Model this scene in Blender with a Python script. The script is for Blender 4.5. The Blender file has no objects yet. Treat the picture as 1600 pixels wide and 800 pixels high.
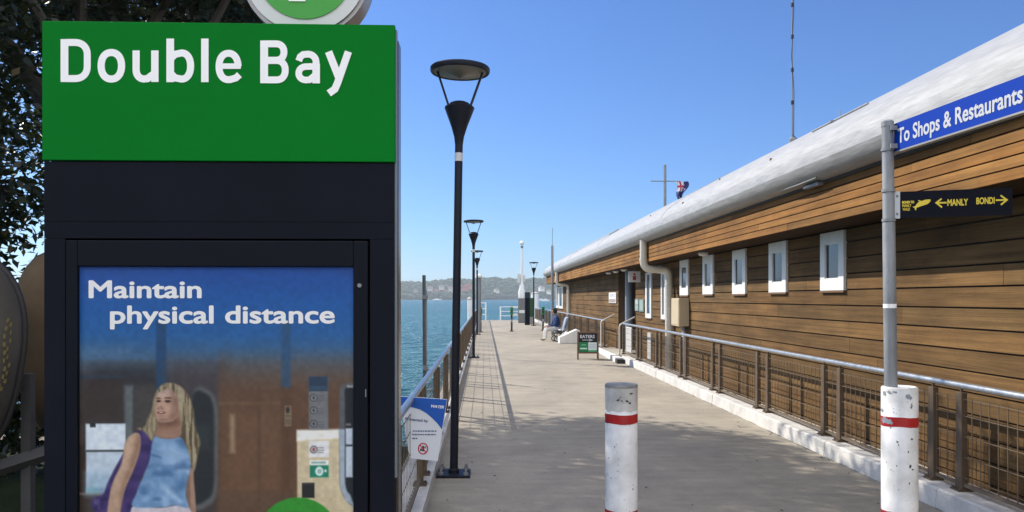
import bpy, math, random
import numpy as np
from mathutils import Vector, Matrix
random.seed(7)
R = math.radians
sc = bpy.context.scene
C = sc.collection

# ------------------------------------------------------------------ camera, sky, sun, exposure
YAW = 0.0344                      # the lens looks a little right of the wharf's axis (+Y)
EYE = 1.6
cam = bpy.data.cameras.new('camera')
cam.sensor_width = 36; cam.lens = 28.125; cam.shift_y = 66/1600
cam.clip_start = 0.05; cam.clip_end = 9000
camo = bpy.data.objects.new('camera', cam); C.objects.link(camo)
camo.location = (0, 0, EYE); camo.rotation_euler = (math.pi/2, 0, -YAW)
sc.camera = camo

SUN = Vector((1, -0.8, -1.0)).normalized()
world = bpy.data.worlds.new('World'); sc.world = world; world.use_nodes = True
wn = world.node_tree
sky = wn.nodes.new('ShaderNodeTexSky'); sky.sky_type = 'NISHITA'; sky.sun_disc = False
sky.sun_elevation = math.asin(-SUN.z); sky.sun_rotation = math.atan2(-SUN.x, -SUN.y)
sky.air_density = 1.0; sky.dust_density = 0.3; sky.ozone_density = 3.0; sky.altitude = 0
# deeper blue clear air ahead; bright unseen cloud added overhead and behind as fill
tcw = wn.nodes.new('ShaderNodeTexCoord'); sep = wn.nodes.new('ShaderNodeSeparateXYZ'); wn.links.new(tcw.outputs['Generated'], sep.inputs[0])
blue = wn.nodes.new('ShaderNodeMix'); blue.data_type = 'RGBA'; blue.blend_type = 'MULTIPLY'; blue.inputs[0].default_value = 1
blue.inputs[7].default_value = (.33, .47, .70, 1); wn.links.new(sky.outputs[0], blue.inputs[6])
hgt = wn.nodes.new('ShaderNodeMath'); hgt.operation = 'MULTIPLY_ADD'; hgt.inputs[1].default_value = -1.0; zw = wn.nodes.new('ShaderNodeMath'); zw.operation = 'MULTIPLY'; zw.inputs[1].default_value = .72; wn.links.new(sep.outputs['Z'], zw.inputs[0]); wn.links.new(sep.outputs['Y'], hgt.inputs[0]); wn.links.new(zw.outputs[0], hgt.inputs[2])
msk = wn.nodes.new('ShaderNodeMapRange'); msk.interpolation_type = 'SMOOTHSTEP'; msk.inputs['From Min'].default_value = .45; msk.inputs['From Max'].default_value = .85; wn.links.new(hgt.outputs[0], msk.inputs[0])
cn = wn.nodes.new('ShaderNodeTexNoise'); cn.inputs['Scale'].default_value = 2.2; cn.inputs['Detail'].default_value = 6; wn.links.new(tcw.outputs['Generated'], cn.inputs['Vector'])
cr = wn.nodes.new('ShaderNodeMapRange'); cr.inputs['From Min'].default_value = .35; cr.inputs['From Max'].default_value = .6; wn.links.new(cn.outputs[0], cr.inputs[0])
cm = wn.nodes.new('ShaderNodeMath'); cm.operation = 'MULTIPLY'; wn.links.new(msk.outputs[0], cm.inputs[0]); wn.links.new(cr.outputs[0], cm.inputs[1])
fill_cloud = wn.nodes.new('ShaderNodeMix'); fill_cloud.data_type = 'RGBA'; fill_cloud.inputs[7].default_value = (11.2, 11.2, 11.4, 1); wn.links.new(cm.outputs[0], fill_cloud.inputs[0]); wn.links.new(blue.outputs[2], fill_cloud.inputs[6])
wn.links.new(fill_cloud.outputs[2], wn.nodes['Background'].inputs[0])
wn.nodes['Background'].inputs[1].default_value = 0.12
sun = bpy.data.lights.new('sun', 'SUN'); sun.energy = 3.4; sun.angle = R(0.5); sun.color = (1, .93, .82)
suno = bpy.data.objects.new('sun', sun); C.objects.link(suno)
suno.rotation_euler = SUN.to_track_quat('-Z', 'Y').to_euler()
sc.view_settings.view_transform = 'Standard'; sc.view_settings.look = 'None'
sc.view_settings.exposure = 0.85; sc.view_settings.gamma = 1
sc.cycles.use_denoising = True
sc.cycles.max_bounces = 8; sc.cycles.transparent_max_bounces = 12; sc.cycles.volume_bounces = 0
sc.cycles.caustics_reflective = False; sc.cycles.caustics_refractive = False

CA, SA = math.cos(YAW), math.sin(YAW)
def at(px, py, d):                # photo pixel at axial depth d -> place
    X = (px-800)/1250*d
    return Vector((d*SA+X*CA, d*CA-X*SA, EYE-(py-466)/1250*d))
def PY(px, py, yw):               # ... on the plane y = yw
    k = (px-800)/1250
    return at(px, py, yw/(CA-k*SA))
def PX(px, py, xw):               # ... on the plane x = xw
    k = (px-800)/1250
    return at(px, py, xw/(SA+k*CA))
def YX(px, xw): return PX(px, 466, xw).y

# ------------------------------------------------------------------ materials
def lin(h):
    h = h.lstrip('#'); out = []
    for i in (0, 2, 4):
        c = int(h[i:i+2], 16)/255
        out.append(c/12.92 if c <= .04045 else ((c+.055)/1.055)**2.4)
    return tuple(out)
MATS = {}
def mat(name, col, rough=.6, metal=0, var=0.0, vscale=4.0, stretch=(1, 1, 1), bump=0.0, bscale=60.0, spec=.5, col2=None, attr=None):
    if name in MATS: return MATS[name]
    if isinstance(col, str): col = lin(col)
    m = bpy.data.materials.new(name); m.use_nodes = True; MATS[name] = m
    nt = m.node_tree; N, L = nt.nodes, nt.links; b = N['Principled BSDF']
    b.inputs['Base Color'].default_value = (*col, 1); b.inputs['Roughness'].default_value = rough
    b.inputs['Metallic'].default_value = metal; b.inputs['Specular IOR Level'].default_value = spec
    tc = N.new('ShaderNodeTexCoord'); mp = N.new('ShaderNodeMapping'); mp.inputs['Scale'].default_value = stretch
    L.new(tc.outputs['Object'], mp.inputs[0])
    if var > 0:
        nz = N.new('ShaderNodeTexNoise'); nz.inputs['Scale'].default_value = vscale; nz.inputs['Detail'].default_value = 6
        nz.inputs['Roughness'].default_value = .62
        L.new(mp.outputs[0], nz.inputs['Vector'])
        rp = N.new('ShaderNodeValToRGB'); rp.color_ramp.elements[0].position = .3; rp.color_ramp.elements[1].position = .72
        c2 = col2 if col2 else tuple(c*(1-var) for c in col)
        c1 = tuple(min(1, c*(1+var*.35)) for c in col) if not col2 else col
        rp.color_ramp.elements[0].color = (*c2, 1); rp.color_ramp.elements[1].color = (*c1, 1)
        L.new(nz.outputs[0], rp.inputs[0]); src = rp.outputs[0]
        if attr:
            at_ = N.new('ShaderNodeAttribute'); at_.attribute_name = attr
            mx = N.new('ShaderNodeMix'); mx.data_type = 'RGBA'; mx.blend_type = 'MULTIPLY'; mx.inputs[0].default_value = 1
            L.new(src, mx.inputs[6]); L.new(at_.outputs['Color'], mx.inputs[7]); src = mx.outputs[2]
        if attr and 'timber' in name:
            mp3 = N.new('ShaderNodeMapping'); mp3.inputs['Scale'].default_value = (1, .5, 1.3); L.new(tc.outputs['Object'], mp3.inputs[0])
            n3 = N.new('ShaderNodeTexNoise'); n3.inputs['Scale'].default_value = 1.7; n3.inputs['Detail'].default_value = 7; n3.inputs['Roughness'].default_value = .7; L.new(mp3.outputs[0], n3.inputs['Vector'])
            r3 = N.new('ShaderNodeValToRGB'); r3.color_ramp.elements[0].position = .3; r3.color_ramp.elements[0].color = (.62, .60, .58, 1); r3.color_ramp.elements[1].position = .66; r3.color_ramp.elements[1].color = (1.25, 1.22, 1.15, 1)
            L.new(n3.outputs[0], r3.inputs[0]); m3 = N.new('ShaderNodeMix'); m3.data_type = 'RGBA'; m3.blend_type = 'MULTIPLY'; m3.inputs[0].default_value = 1
            L.new(src, m3.inputs[6]); L.new(r3.outputs[0], m3.inputs[7]); src = m3.outputs[2]
        L.new(src, b.inputs['Base Color'])
        mr = N.new('ShaderNodeMapRange'); mr.inputs['To Min'].default_value = max(.05, rough-.1); mr.inputs['To Max'].default_value = min(1, rough+.1)
        L.new(nz.outputs[0], mr.inputs[0]); L.new(mr.outputs[0], b.inputs['Roughness'])
    if bump > 0:
        n2 = N.new('ShaderNodeTexNoise'); n2.inputs['Scale'].default_value = bscale; n2.inputs['Detail'].default_value = 5
        L.new(mp.outputs[0], n2.inputs['Vector'])
        bp = N.new('ShaderNodeBump'); bp.inputs['Strength'].default_value = bump; bp.inputs['Distance'].default_value = .02
        L.new(n2.outputs[0], bp.inputs['Height']); L.new(bp.outputs[0], b.inputs['Normal'])
    return m
def plain(hexcol, rough=.7): return mat('paint '+hexcol+str(rough), hexcol, rough)

timber = mat('weathered brown timber', (.168, .099, .041), .8, var=.45, vscale=3.2, stretch=(9, .22, 9), bump=.25, bscale=9, spec=.15, attr='tone')
timber_fascia = mat('oiled fascia timber', (.300, .150, .046), .75, spec=.15, var=.36, vscale=3.2, stretch=(9, .25, 9), bump=.2, bscale=9, attr='tone')
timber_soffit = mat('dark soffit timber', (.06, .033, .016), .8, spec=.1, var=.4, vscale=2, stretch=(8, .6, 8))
dark_gap = mat('dark backing', (.02, .013, .008), .9)
roof_white = mat('white painted roof sheet', (.36, .365, .37), .55, var=.28, vscale=5, stretch=(4, .6, 4), bump=.3, bscale=6)
pipe_white = mat('cream white drain pipe', (.70, .67, .58), .4, var=.14, vscale=3)
frame_white = mat('white window paint', (.80, .80, .78), .38, var=.07, vscale=5)
navy_metal = mat('navy powder coat', (.0085, .0098, .017), .65, var=.25, vscale=3, spec=.08)
black_metal = mat('black lamp paint', (.010, .012, .020), .5, var=.3, vscale=6, spec=.25)
grey_post = mat('grey brown post paint', (.120, .085, .055), .55, spec=.25, var=.3, vscale=5, bump=.08, bscale=80)
galv = mat('galvanised steel', (.46, .48, .50), .34, .75, var=.25, vscale=14)
galv_dull = mat('dull galvanised pole', (.27, .285, .30), .55, .15, var=.4, vscale=9, stretch=(1, 1, .4), bump=.04, bscale=120)
wire_m = mat('mesh wire', (.13, .095, .06), .6)
dull_steel = mat('dull grey steel', (.24, .25, .26), .55, .3, var=.2, vscale=8)
white_plain = mat('white paint', (.78, .78, .77), .5, var=.08, vscale=6)
red_paint = mat('red band paint', (.42, .012, .014), .45, var=.25, vscale=14)
letter_white = mat('white vinyl', (.93, .93, .93), .6, spec=.2)
sign_green = mat('sign green', (.001, .175, .017), .6, var=.05, vscale=1.4, spec=.06)
sign_blue = mat('street blade blue', (.002, .040, .34), .6, spec=.1)
sign_black = mat('black sign face', (.006, .007, .014), .6, spec=.1)
yellow_v = mat('yellow vinyl', (.80, .62, .05), .5)
rubber = mat('black rubber', (.02, .02, .02), .7)

def chipped_white(name, seed, chipcol=(.19, .21, .23)):
    m = bpy.data.materials.new(name); m.use_nodes = True
    N, L = m.node_tree.nodes, m.node_tree.links; b = N['Principled BSDF']; b.inputs['Roughness'].default_value = .48
    tc = N.new('ShaderNodeTexCoord'); mp = N.new('ShaderNodeMapping'); mp.inputs['Location'].default_value = (seed, seed*.7, seed*.3)
    L.new(tc.outputs['Object'], mp.inputs[0])
    n1 = N.new('ShaderNodeTexNoise'); n1.inputs['Scale'].default_value = 7; n1.inputs['Detail'].default_value = 5
    n2 = N.new('ShaderNodeTexNoise'); n2.inputs['Scale'].default_value = 21; n2.inputs['Detail'].default_value = 7; n2.inputs['Roughness'].default_value = .65
    n3 = N.new('ShaderNodeTexNoise'); n3.inputs['Scale'].default_value = 95; n3.inputs['Detail'].default_value = 3
    for n in (n1, n2, n3): L.new(mp.outputs[0], n.inputs['Vector'])
    grime = N.new('ShaderNodeValToRGB'); e = grime.color_ramp.elements
    e[0].position = .3; e[0].color = (.50, .50, .49, 1); e[1].position = .6; e[1].color = (.80, .80, .80, 1)
    L.new(n1.outputs[0], grime.inputs[0])
    chip = N.new('ShaderNodeValToRGB'); e = chip.color_ramp.elements
    e[0].position = .665; e[0].color = (0, 0, 0, 1); e[1].position = .68; e[1].color = (1, 1, 1, 1)
    L.new(n2.outputs[0], chip.inputs[0])
    mx = N.new('ShaderNodeMix'); mx.data_type = 'RGBA'; mx.inputs[7].default_value = (*chipcol, 1)
    L.new(grime.outputs[0], mx.inputs[6]); L.new(chip.outputs[0], mx.inputs[0])
    sp = N.new('ShaderNodeValToRGB'); e = sp.color_ramp.elements
    e[0].position = .70; e[0].color = (0, 0, 0, 1); e[1].position = .72; e[1].color = (1, 1, 1, 1)
    L.new(n3.outputs[0], sp.inputs[0])
    m2 = N.new('ShaderNodeMix'); m2.data_type = 'RGBA'; m2.inputs[7].default_value = (.05, .05, .05, 1)
    L.new(mx.outputs[2], m2.inputs[6]); L.new(sp.outputs[0], m2.inputs[0])
    L.new(m2.outputs[2], b.inputs['Base Color'])
    bp = N.new('ShaderNodeBump'); bp.inputs['Strength'].default_value = .25; bp.inputs['Distance'].default_value = .004; bp.invert = True
    L.new(chip.outputs[0], bp.inputs['Height']); L.new(bp.outputs[0], b.inputs['Normal'])
    return m

def concrete_deck():
    m = bpy.data.materials.new('worn wharf concrete'); m.use_nodes = True
    N, L = m.node_tree.nodes, m.node_tree.links; b = N['Principled BSDF']; b.inputs['Roughness'].default_value = .85
    tc = N.new('ShaderNodeTexCoord')
    def noise(scale, det, st, ro=.6):
        mp = N.new('ShaderNodeMapping'); mp.inputs['Scale'].default_value = st; L.new(tc.outputs['Object'], mp.inputs[0])
        n = N.new('ShaderNodeTexNoise'); n.inputs['Scale'].default_value = scale; n.inputs['Detail'].default_value = det; n.inputs['Roughness'].default_value = ro
        L.new(mp.outputs[0], n.inputs['Vector']); return n.outputs[0]
    def ramp(src, a, ca, b_, cb):
        r = N.new('ShaderNodeValToRGB'); e = r.color_ramp.elements
        e[0].position = a; e[0].color = (*ca, 1); e[1].position = b_; e[1].color = (*cb, 1); L.new(src, r.inputs[0]); return r.outputs[0]
    def mul(a, b_, f=1):
        x = N.new('ShaderNodeMix'); x.data_type = 'RGBA'; x.blend_type = 'MULTIPLY'; x.inputs[0].default_value = f
        L.new(a, x.inputs[6]); L.new(b_, x.inputs[7]); return x.outputs[2]
    base = ramp(noise(.55, 6, (1, .35, 1)), .3, (.285, .255, .208), .72, (.395, .345, .272))
    streak = ramp(noise(2.2, 6, (.5, 2.2, 1), .7), .25, (.76, .765, .775), .66, (1.05, 1.05, 1.03))
    fine = ramp(noise(48, 4, (1, 1, 1)), .25, (.86, .86, .86), .75, (1.08, 1.08, 1.08))
    spots = ramp(noise(5.5, 3, (1, 1, 1)), .22, (.70, .69, .68), .34, (1, 1, 1))
    blot = ramp(noise(1.3, 7, (1, .8, 1), .72), .32, (.80, .80, .81), .6, (1.06, 1.06, 1.05))
    gum = ramp(noise(17, 2, (1, 1, 1)), .20, (.55, .54, .52), .235, (1, 1, 1))
    c = mul(mul(mul(mul(mul(base, streak), fine), spots), blot), gum)
    L.new(c, b.inputs['Base Color'])
    bp = N.new('ShaderNodeBump'); bp.inputs['Strength'].default_value = .35; bp.inputs['Distance'].default_value = .006
    L.new(noise(70, 6, (1, 1, 1)), bp.inputs['Height']); L.new(bp.outputs[0], b.inputs['Normal'])
    return m
deck_m = concrete_deck()
kerb_m = mat('pale kerb concrete', (.62, .60, .56), .8, var=.3, vscale=3.5, bump=.3, bscale=40)
white_conc = mat('white painted concrete', (.78, .77, .74), .7, var=.1, vscale=6, bump=.15, bscale=40)

def glass_dark():
    return mat('blue grey window glass', (.060, .085, .120), .08, spec=.6)

# ------------------------------------------------------------------ mesh building
class MB:
    def __init__(s): s.v = []; s.f = []; s.m = []; s.c = []
    def add(s, vs, fs, mi=0, tone=None):
        o = len(s.v); s.v += [tuple(v) for v in vs]; s.f += [tuple(i+o for i in f) for f in fs]; s.m += [mi]*len(fs); s.c += [tone]*len(fs); return s
    def box(s, a, b, mi=0, M=None, tone=None, bev=0):
        x0, y0, z0 = a; x1, y1, z1 = b
        vs = [Vector(p) for p in ((x0,y0,z0),(x1,y0,z0),(x1,y1,z0),(x0,y1,z0),(x0,y0,z1),(x1,y0,z1),(x1,y1,z1),(x0,y1,z1))]
        if M: vs = [M @ v for v in vs]
        return s.add(vs, [(0,3,2,1),(4,5,6,7),(0,1,5,4),(1,2,6,5),(2,3,7,6),(3,0,4,7)], mi, tone)
    def tube(s, pts, r, n=10, mi=0, cap=True):
        pts = [Vector(p) for p in pts]; rs = r if isinstance(r, (list, tuple)) else [r]*len(pts)
        vs = []; up = None
        for i, p in enumerate(pts):
            d = (pts[min(i+1, len(pts)-1)]-pts[max(i-1, 0)]).normalized()
            if up is None or abs(up.dot(d)) > .98: up = Vector((0,0,1)) if abs(d.z) < .9 else Vector((1,0,0))
            u = d.cross(up).normalized(); w = u.cross(d).normalized(); up = w
            for k in range(n):
                t = 2*math.pi*k/n; vs.append(p+(u*math.cos(t)+w*math.sin(t))*rs[i])
        fs = []
        for i in range(len(pts)-1):
            for k in range(n):
                a = i*n+k; b = i*n+(k+1) % n; fs.append((a, b, b+n, a+n))
        if cap: fs += [tuple(range(n-1, -1, -1)), tuple(range((len(pts)-1)*n, len(pts)*n))]
        return s.add(vs, fs, mi)
    def lathe(s, prof, n=24, mi=0, c=(0, 0, 0)):
        vs = []
        for r, z in prof:
            for k in range(n):
                t = 2*math.pi*k/n; vs.append((c[0]+r*math.cos(t), c[1]+r*math.sin(t), c[2]+z))
        fs = []
        for i in range(len(prof)-1):
            for k in range(n):
                a = i*n+k; b = i*n+(k+1) % n; fs.append((a, b, b+n, a+n))
        fs += [tuple(range(n-1, -1, -1)), tuple(range((len(prof)-1)*n, len(prof)*n))]
        return s.add(vs, fs, mi)
    def prism(s, poly, f0, f1, mi=0):       # poly of 2d points; f0/f1 map a 2d point to both end faces
        n = len(poly); vs = [f0(*p) for p in poly]+[f1(*p) for p in poly]
        fs = [tuple(range(n-1, -1, -1)), tuple(range(n, 2*n))]+[(i, (i+1) % n, (i+1) % n+n, i+n) for i in range(n)]
        return s.add(vs, fs, mi)
    def build(s, name, mats, parent=None, smooth=False, bevel=0, loc=None):
        me = bpy.data.meshes.new(name); me.from_pydata(s.v, [], s.f)
        for m in (mats if isinstance(mats, (list, tuple)) else [mats]): me.materials.append(m)
        me.polygons.foreach_set('material_index', s.m)
        if any(c is not None for c in s.c):
            ca = me.color_attributes.new('tone', 'FLOAT_COLOR', 'CORNER'); arr = []
            for p, c in zip(me.polygons, s.c):
                c = c or (1, 1, 1); arr += [c[0], c[1], c[2], 1]*p.loop_total
            ca.data.foreach_set('color', arr)
        import bmesh
        bm = bmesh.new(); bm.from_mesh(me); bmesh.ops.recalc_face_normals(bm, faces=bm.faces); bm.to_mesh(me); bm.free()
        o = bpy.data.objects.new(name, me); C.objects.link(o)
        if parent: o.parent = parent
        if loc: o.location = loc
        if smooth:
            me.shade_smooth()
            e = o.modifiers.new('edges', 'EDGE_SPLIT'); e.split_angle = R(35)
        if bevel:
            bv = o.modifiers.new('bevel', 'BEVEL'); bv.width = bevel; bv.segments = 2; bv.limit_method = 'ANGLE'; bv.harden_normals = False
        return o
def _each(s, name, mats, parent=None, smooth=False, bevel=0):
    par = list(range(len(s.v)))
    def find(a):
        while par[a] != a: par[a] = par[par[a]]; a = par[a]
        return a
    for f in s.f:
        for k in f[1:]: par[find(k)] = find(f[0])
    groups = {}
    for i, f in enumerate(s.f): groups.setdefault(find(f[0]), []).append(i)
    out = []
    for fl in groups.values():
        ids = sorted({k for i in fl for k in s.f[i]}); mp = {k: q for q, k in enumerate(ids)}; m = MB()
        m.v = [s.v[k] for k in ids]; m.f = [tuple(mp[k] for k in s.f[i]) for i in fl]; m.m = [s.m[i] for i in fl]; m.c = [s.c[i] for i in fl]
        out.append(m.build(name, mats, parent, smooth, bevel))
    return out
MB.each = _each
def tag(o, label=None, cat=None, group=None, kind=None):
    if label: o['label'] = label
    if cat: o['category'] = cat
    if group: o['group'] = group
    if kind: o['kind'] = kind
    return o
def thing(name, label, cat, loc=(0, 0, 0), rz=0, group=None):
    o = bpy.data.objects.new(name, None); C.objects.link(o); o.location = loc; o.rotation_euler = (0, 0, rz)
    o.empty_display_size = .1
    return tag(o, label, cat, group)
def dup(root, loc, label, rz=None):
    r = root.copy(); C.objects.link(r); r.location = loc; r['label'] = label
    if rz is not None: r.rotation_euler = (0, 0, rz)
    for ch in list(root.children):
        c = ch.copy(); C.objects.link(c); c.parent = r
        for g in list(ch.children):
            d = g.copy(); C.objects.link(d); d.parent = c
    return r
def struct(o): o['kind'] = 'structure'; return o

def ribbon(mb, pts, w, F, lift=0.0, closed=False, mi=0):
    """flat stroke of width w along 2d points, mitred; F maps (u,v,lift) to 3d"""
    P = [Vector(p) for p in pts]; P = [p for k, p in enumerate(P) if k == 0 or (p-P[k-1]).length > 1e-5]; n = len(P); vs = []
    for i in range(n):
        a = P[(i-1) % n] if (i > 0 or closed) else None; b = P[(i+1) % n] if (i < n-1 or closed) else None
        d1 = (P[i]-a).normalized() if a is not None else None; d2 = (b-P[i]).normalized() if b is not None else None
        d1 = d1 or d2; d2 = d2 or d1
        t = (d1+d2).normalized(); nn = Vector((-t.y, t.x)); c = max(.5, nn.dot(Vector((-d1.y, d1.x))))
        vs += [F(*(P[i]+nn*w/2/c), lift), F(*(P[i]-nn*w/2/c), lift)]
    fs = [(2*i, 2*i+1, 2*i+3, 2*i+2) for i in range(n-1)]
    if closed: fs.append((2*n-2, 2*n-1, 1, 0))
    mb.add(vs, fs, mi)
def arc(cx, cy, rx, ry, a0, a1, n=18, e=2.0):
    out = []
    for i in range(n+1):
        t = R(a0+(a1-a0)*i/n); c, s_ = math.cos(t), math.sin(t)
        out.append((cx+rx*math.copysign(abs(c)**(2/e), c), cy+ry*math.copysign(abs(s_)**(2/e), s_)))
    return out

def text(name, body, O, U, V, width, cap, m, parent=None, bold=.0, align='LEFT', lift=.0012, shear=0):
    """lettering: O = start of the baseline, U = reading direction, V = up, fitted to width x cap height; bold = extra stroke weight"""
    cu = bpy.data.curves.new(name, 'FONT'); cu.body = body; cu.size = 1; cu.resolution_u = 6; cu.shear = shear
    tmp = bpy.data.objects.new(name, cu); C.objects.link(tmp)
    dg = bpy.context.evaluated_depsgraph_get(); dg.update()
    me = bpy.data.meshes.new_from_object(tmp.evaluated_get(dg)); bpy.data.objects.remove(tmp)
    U = Vector(U).normalized(); V = Vector(V).normalized(); Nn = U.cross(V); O = Vector(O)
    xs = [v.co.x for v in me.vertices]; x0, x1 = min(xs), max(xs); pol = [tuple(p.vertices) for p in me.polygons]; co = [v.co.copy() for v in me.vertices]
    su = (width)/(x1-x0+2*bold); sv = cap/(.69+2*bold); mb = MB()
    sh = [(0, 0)] if bold == 0 else [(0, 0)]+[(math.cos(k*math.pi/4)*bold, math.sin(k*math.pi/4)*bold) for k in range(8)]
    for k, (a, b) in enumerate(sh):
        mb.add([O+U*((c.x-x0+bold+a)*su)+V*((c.y+bold+b)*sv)+Nn*(lift+k*.00003) for c in co], pol)
    return mb.build(name, m, parent)
def flat(name, poly, F, m, parent=None, lift=.001):
    mb = MB(); mb.add([F(*p, lift) for p in poly], [tuple(range(len(poly)))]); return mb.build(name, m, parent)

# ================================================================== SETTING
WX0, WX1 = -.78, 3.80
WALL, XE, ZE = 3.93, 3.38, 2.36
WATER = -1.3

def water():
    m = bpy.data.materials.new('harbour water'); m.use_nodes = True
    N, L = m.node_tree.nodes, m.node_tree.links; b = N['Principled BSDF']
    b.inputs['Roughness'].default_value = .22; b.inputs['IOR'].default_value = 1.33; b.inputs['Specular IOR Level'].default_value = .22
    tc = N.new('ShaderNodeTexCoord')
    def nz(s, st, d):
        mp = N.new('ShaderNodeMapping'); mp.inputs['Scale'].default_value = st; mp.inputs['Rotation'].default_value = (0, 0, .35)
        L.new(tc.outputs['Object'], mp.inputs[0]); n = N.new('ShaderNodeTexNoise')
        n.inputs['Scale'].default_value = s; n.inputs['Detail'].default_value = d; L.new(mp.outputs[0], n.inputs['Vector']); return n.outputs[0]
    big, small = nz(.9, (.7, 1, 1), 5), nz(3.4, (.7, 1, 1), 4)
    rp = N.new('ShaderNodeValToRGB'); e = rp.color_ramp.elements
    e[0].position = .35; e[0].color = (.007, .092, .112, 1); e[1].position = .68; e[1].color = (.016, .135, .152, 1)
    L.new(nz(.03, (.4, 1, 1), 5), rp.inputs[0]); L.new(rp.outputs[0], b.inputs['Base Color'])
    ad = N.new('ShaderNodeMath'); ad.operation = 'MULTIPLY_ADD'; ad.inputs[1].default_value = .35
    L.new(small, ad.inputs[0]); L.new(big, ad.inputs[2])
    bp = N.new('ShaderNodeBump'); bp.inputs['Strength'].default_value = 1; bp.inputs['Distance'].default_value = 1.5
    L.new(ad.outputs[0], bp.inputs['Height']); L.new(bp.outputs[0], b.inputs['Normal'])
    mb = MB(); S = 4500
    mb.add([(-S, -300, WATER), (S, -300, WATER), (S, 5000, WATER), (-S, 5000, WATER)], [(0, 1, 2, 3)])
    return struct(mb.build('water', m))
water()

# land behind and beside the wharf's root
grass_m = mat('shaded lawn', (.016, .026, .009), .95, var=.6, vscale=3, spec=.1, bump=.6, bscale=50)
mb = MB(); mb.box((-70, -80, -3), (WX0-.004, 9.0, -.06)); mb.box((WX1+.004, -80, -3), (70, -2.2, -.06)); struct(mb.build('lawn', grass_m))
mb = MB(); mb.box((WX0, -80, -3), (WX1, -6.004, -.02)); struct(mb.build('forecourt', mat('forecourt paving', (.30, .28, .25), .9, var=.3, vscale=1.5)))
mb = MB(); mb.box((-70, 9.004, -3), (WX0-.3, 9.4, .02)); struct(mb.build('sea_wall', mat('sandstone sea wall', (.28, .24, .18), .9, var=.4, vscale=2)))
mb = MB(); mb.box((WX0, -6, -.45), (WX1, 58.6, 0)); struct(mb.build('wharf_deck', deck_m))
# kerbs
def kerb(x0, x1, y0, y1, h, jig):
    mb = MB(); n = int((y1-y0)/2.06)+1
    for i in range(n):
        a = y0+(y1-y0)*i/n; b = y0+(y1-y0)*(i+1)/n-.006
        q = random.uniform(-jig, jig)
        poly = [(x0+q, .0), (x0+.012+q, h-.012), (x0+.03+q, h), (x1, h), (x1, .0)]
        mb.prism(poly, lambda x, z, a=a: (x, a, z+.001), lambda x, z, b=b: (x, b, z+.001))
    return struct(mb.build('kerb', kerb_m))
kerb(3.44, 3.795, -4, 20.0, .15, .006); kerb(3.46, 3.795, 24.7, 57.5, .14, .004); kerb(-.72, -.44, 3.2, 58, .09, .004)
# landing at the doorway
mb = MB(); mb.box((3.44, 20.45, .001), (4.6, 24.2, .11)); struct(mb.build('landing', mat('landing concrete', (.42, .38, .31), .85, var=.25, vscale=3)))
mb = MB(); mb.prism([(3.26, 19.9), (3.44, 19.75), (3.44, 24.75), (3.40, 24.75)], lambda x, y: (x, y, .002), lambda x, y: (x, y, .12)); struct(mb.build('ramp_edge', white_conc))
mb = MB(); mb.box((3.24, 19.45, .002), (3.43, 19.74, .10)); struct(mb.build('ramp_end', mat('dark ramp end', (.03, .028, .025), .8)))  # dark block at the near end of the ramp

# far shore
def hills():
    rng = np.random.RandomState(3); mb = MB()
    xs = np.linspace(-1900, 2300, 260)
    def top(x):
        return (34+7*math.sin(x*.0021+1.2)+4*math.sin(x*.0073)+2.2*math.sin(x*.021+2)+1.2*math.sin(x*.063))
    rows = [(0, 1452), (.16, 1456), (.4, 1500), (.7, 1570), (.92, 1650), (1.0, 1730), (.8, 1900)]
    vs = []; 
    for f, y in rows:
        for x in xs: vs.append((x, y+30*math.sin(x*.004)+rng.uniform(-4, 4), WATER-.5+max(0, f*(top(x)+3)+rng.uniform(-.8, .8)*(f > 0))))
    n = len(xs); fs = [(r*n+i, r*n+i+1, (r+1)*n+i+1, (r+1)*n+i) for r in range(len(rows)-1) for i in range(n-1)]
    mb.add(vs, fs)
    o = mb.build('hills', mat('wooded hillside', (.05, .062, .035), .95, var=.55, vscale=.02)); struct(o)
    # tree canopy of the far wood: one mass
    mb = MB()
    base = [(-.9, -.5, 0), (.9, -.5, 0), (.9, .5, 0), (-.9, .5, 0), (-.6, -.4, .7), (.6, -.4, .7), (.6, .4, .7), (-.6, .4, .7), (0, 0, 1.05)]
    bf = [(0, 1, 5, 4), (1, 2, 6, 5), (2, 3, 7, 6), (3, 0, 4, 7), (4, 5, 8), (5, 6, 8), (6, 7, 8), (7, 4, 8)]
    for k in range(4200):
        x = rng.uniform(-420, 420) if k < 3600 else rng.uniform(-1500, 1500); f = rng.rand()**.8; i = 0
        while i < len(rows)-3 and rows[i+1][0] < f: i += 1
        t = (f-rows[i][0])/(rows[i+1][0]-rows[i][0]); y = rows[i][1]+t*(rows[i+1][1]-rows[i][1])+30*math.sin(x*.004)
        z = WATER-.5+f*(top(x)+3); s_ = rng.uniform(2.5, 6.5); h = s_*rng.uniform(.6, 1.1)
        if f > .93: h *= .8
        v = [(x+a*s_*rng.uniform(.8, 1.2), y+b*s_*2, z-.6+c*h) for a, b, c in base]
        g = rng.uniform(.55, 1.35); mb.add(v, bf, 0, (g, g*rng.uniform(.92, 1.05), g*rng.uniform(.8, 1.1)))
    o = mb.build('far_wood', mat('far tree canopy', (.046, .082, .034), .95, var=.4, vscale=.08, attr='tone'))
    tag(o, 'hazy wood covering the far shore across the harbour', 'wood', kind='stuff')
    return top
htop = hills()

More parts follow.
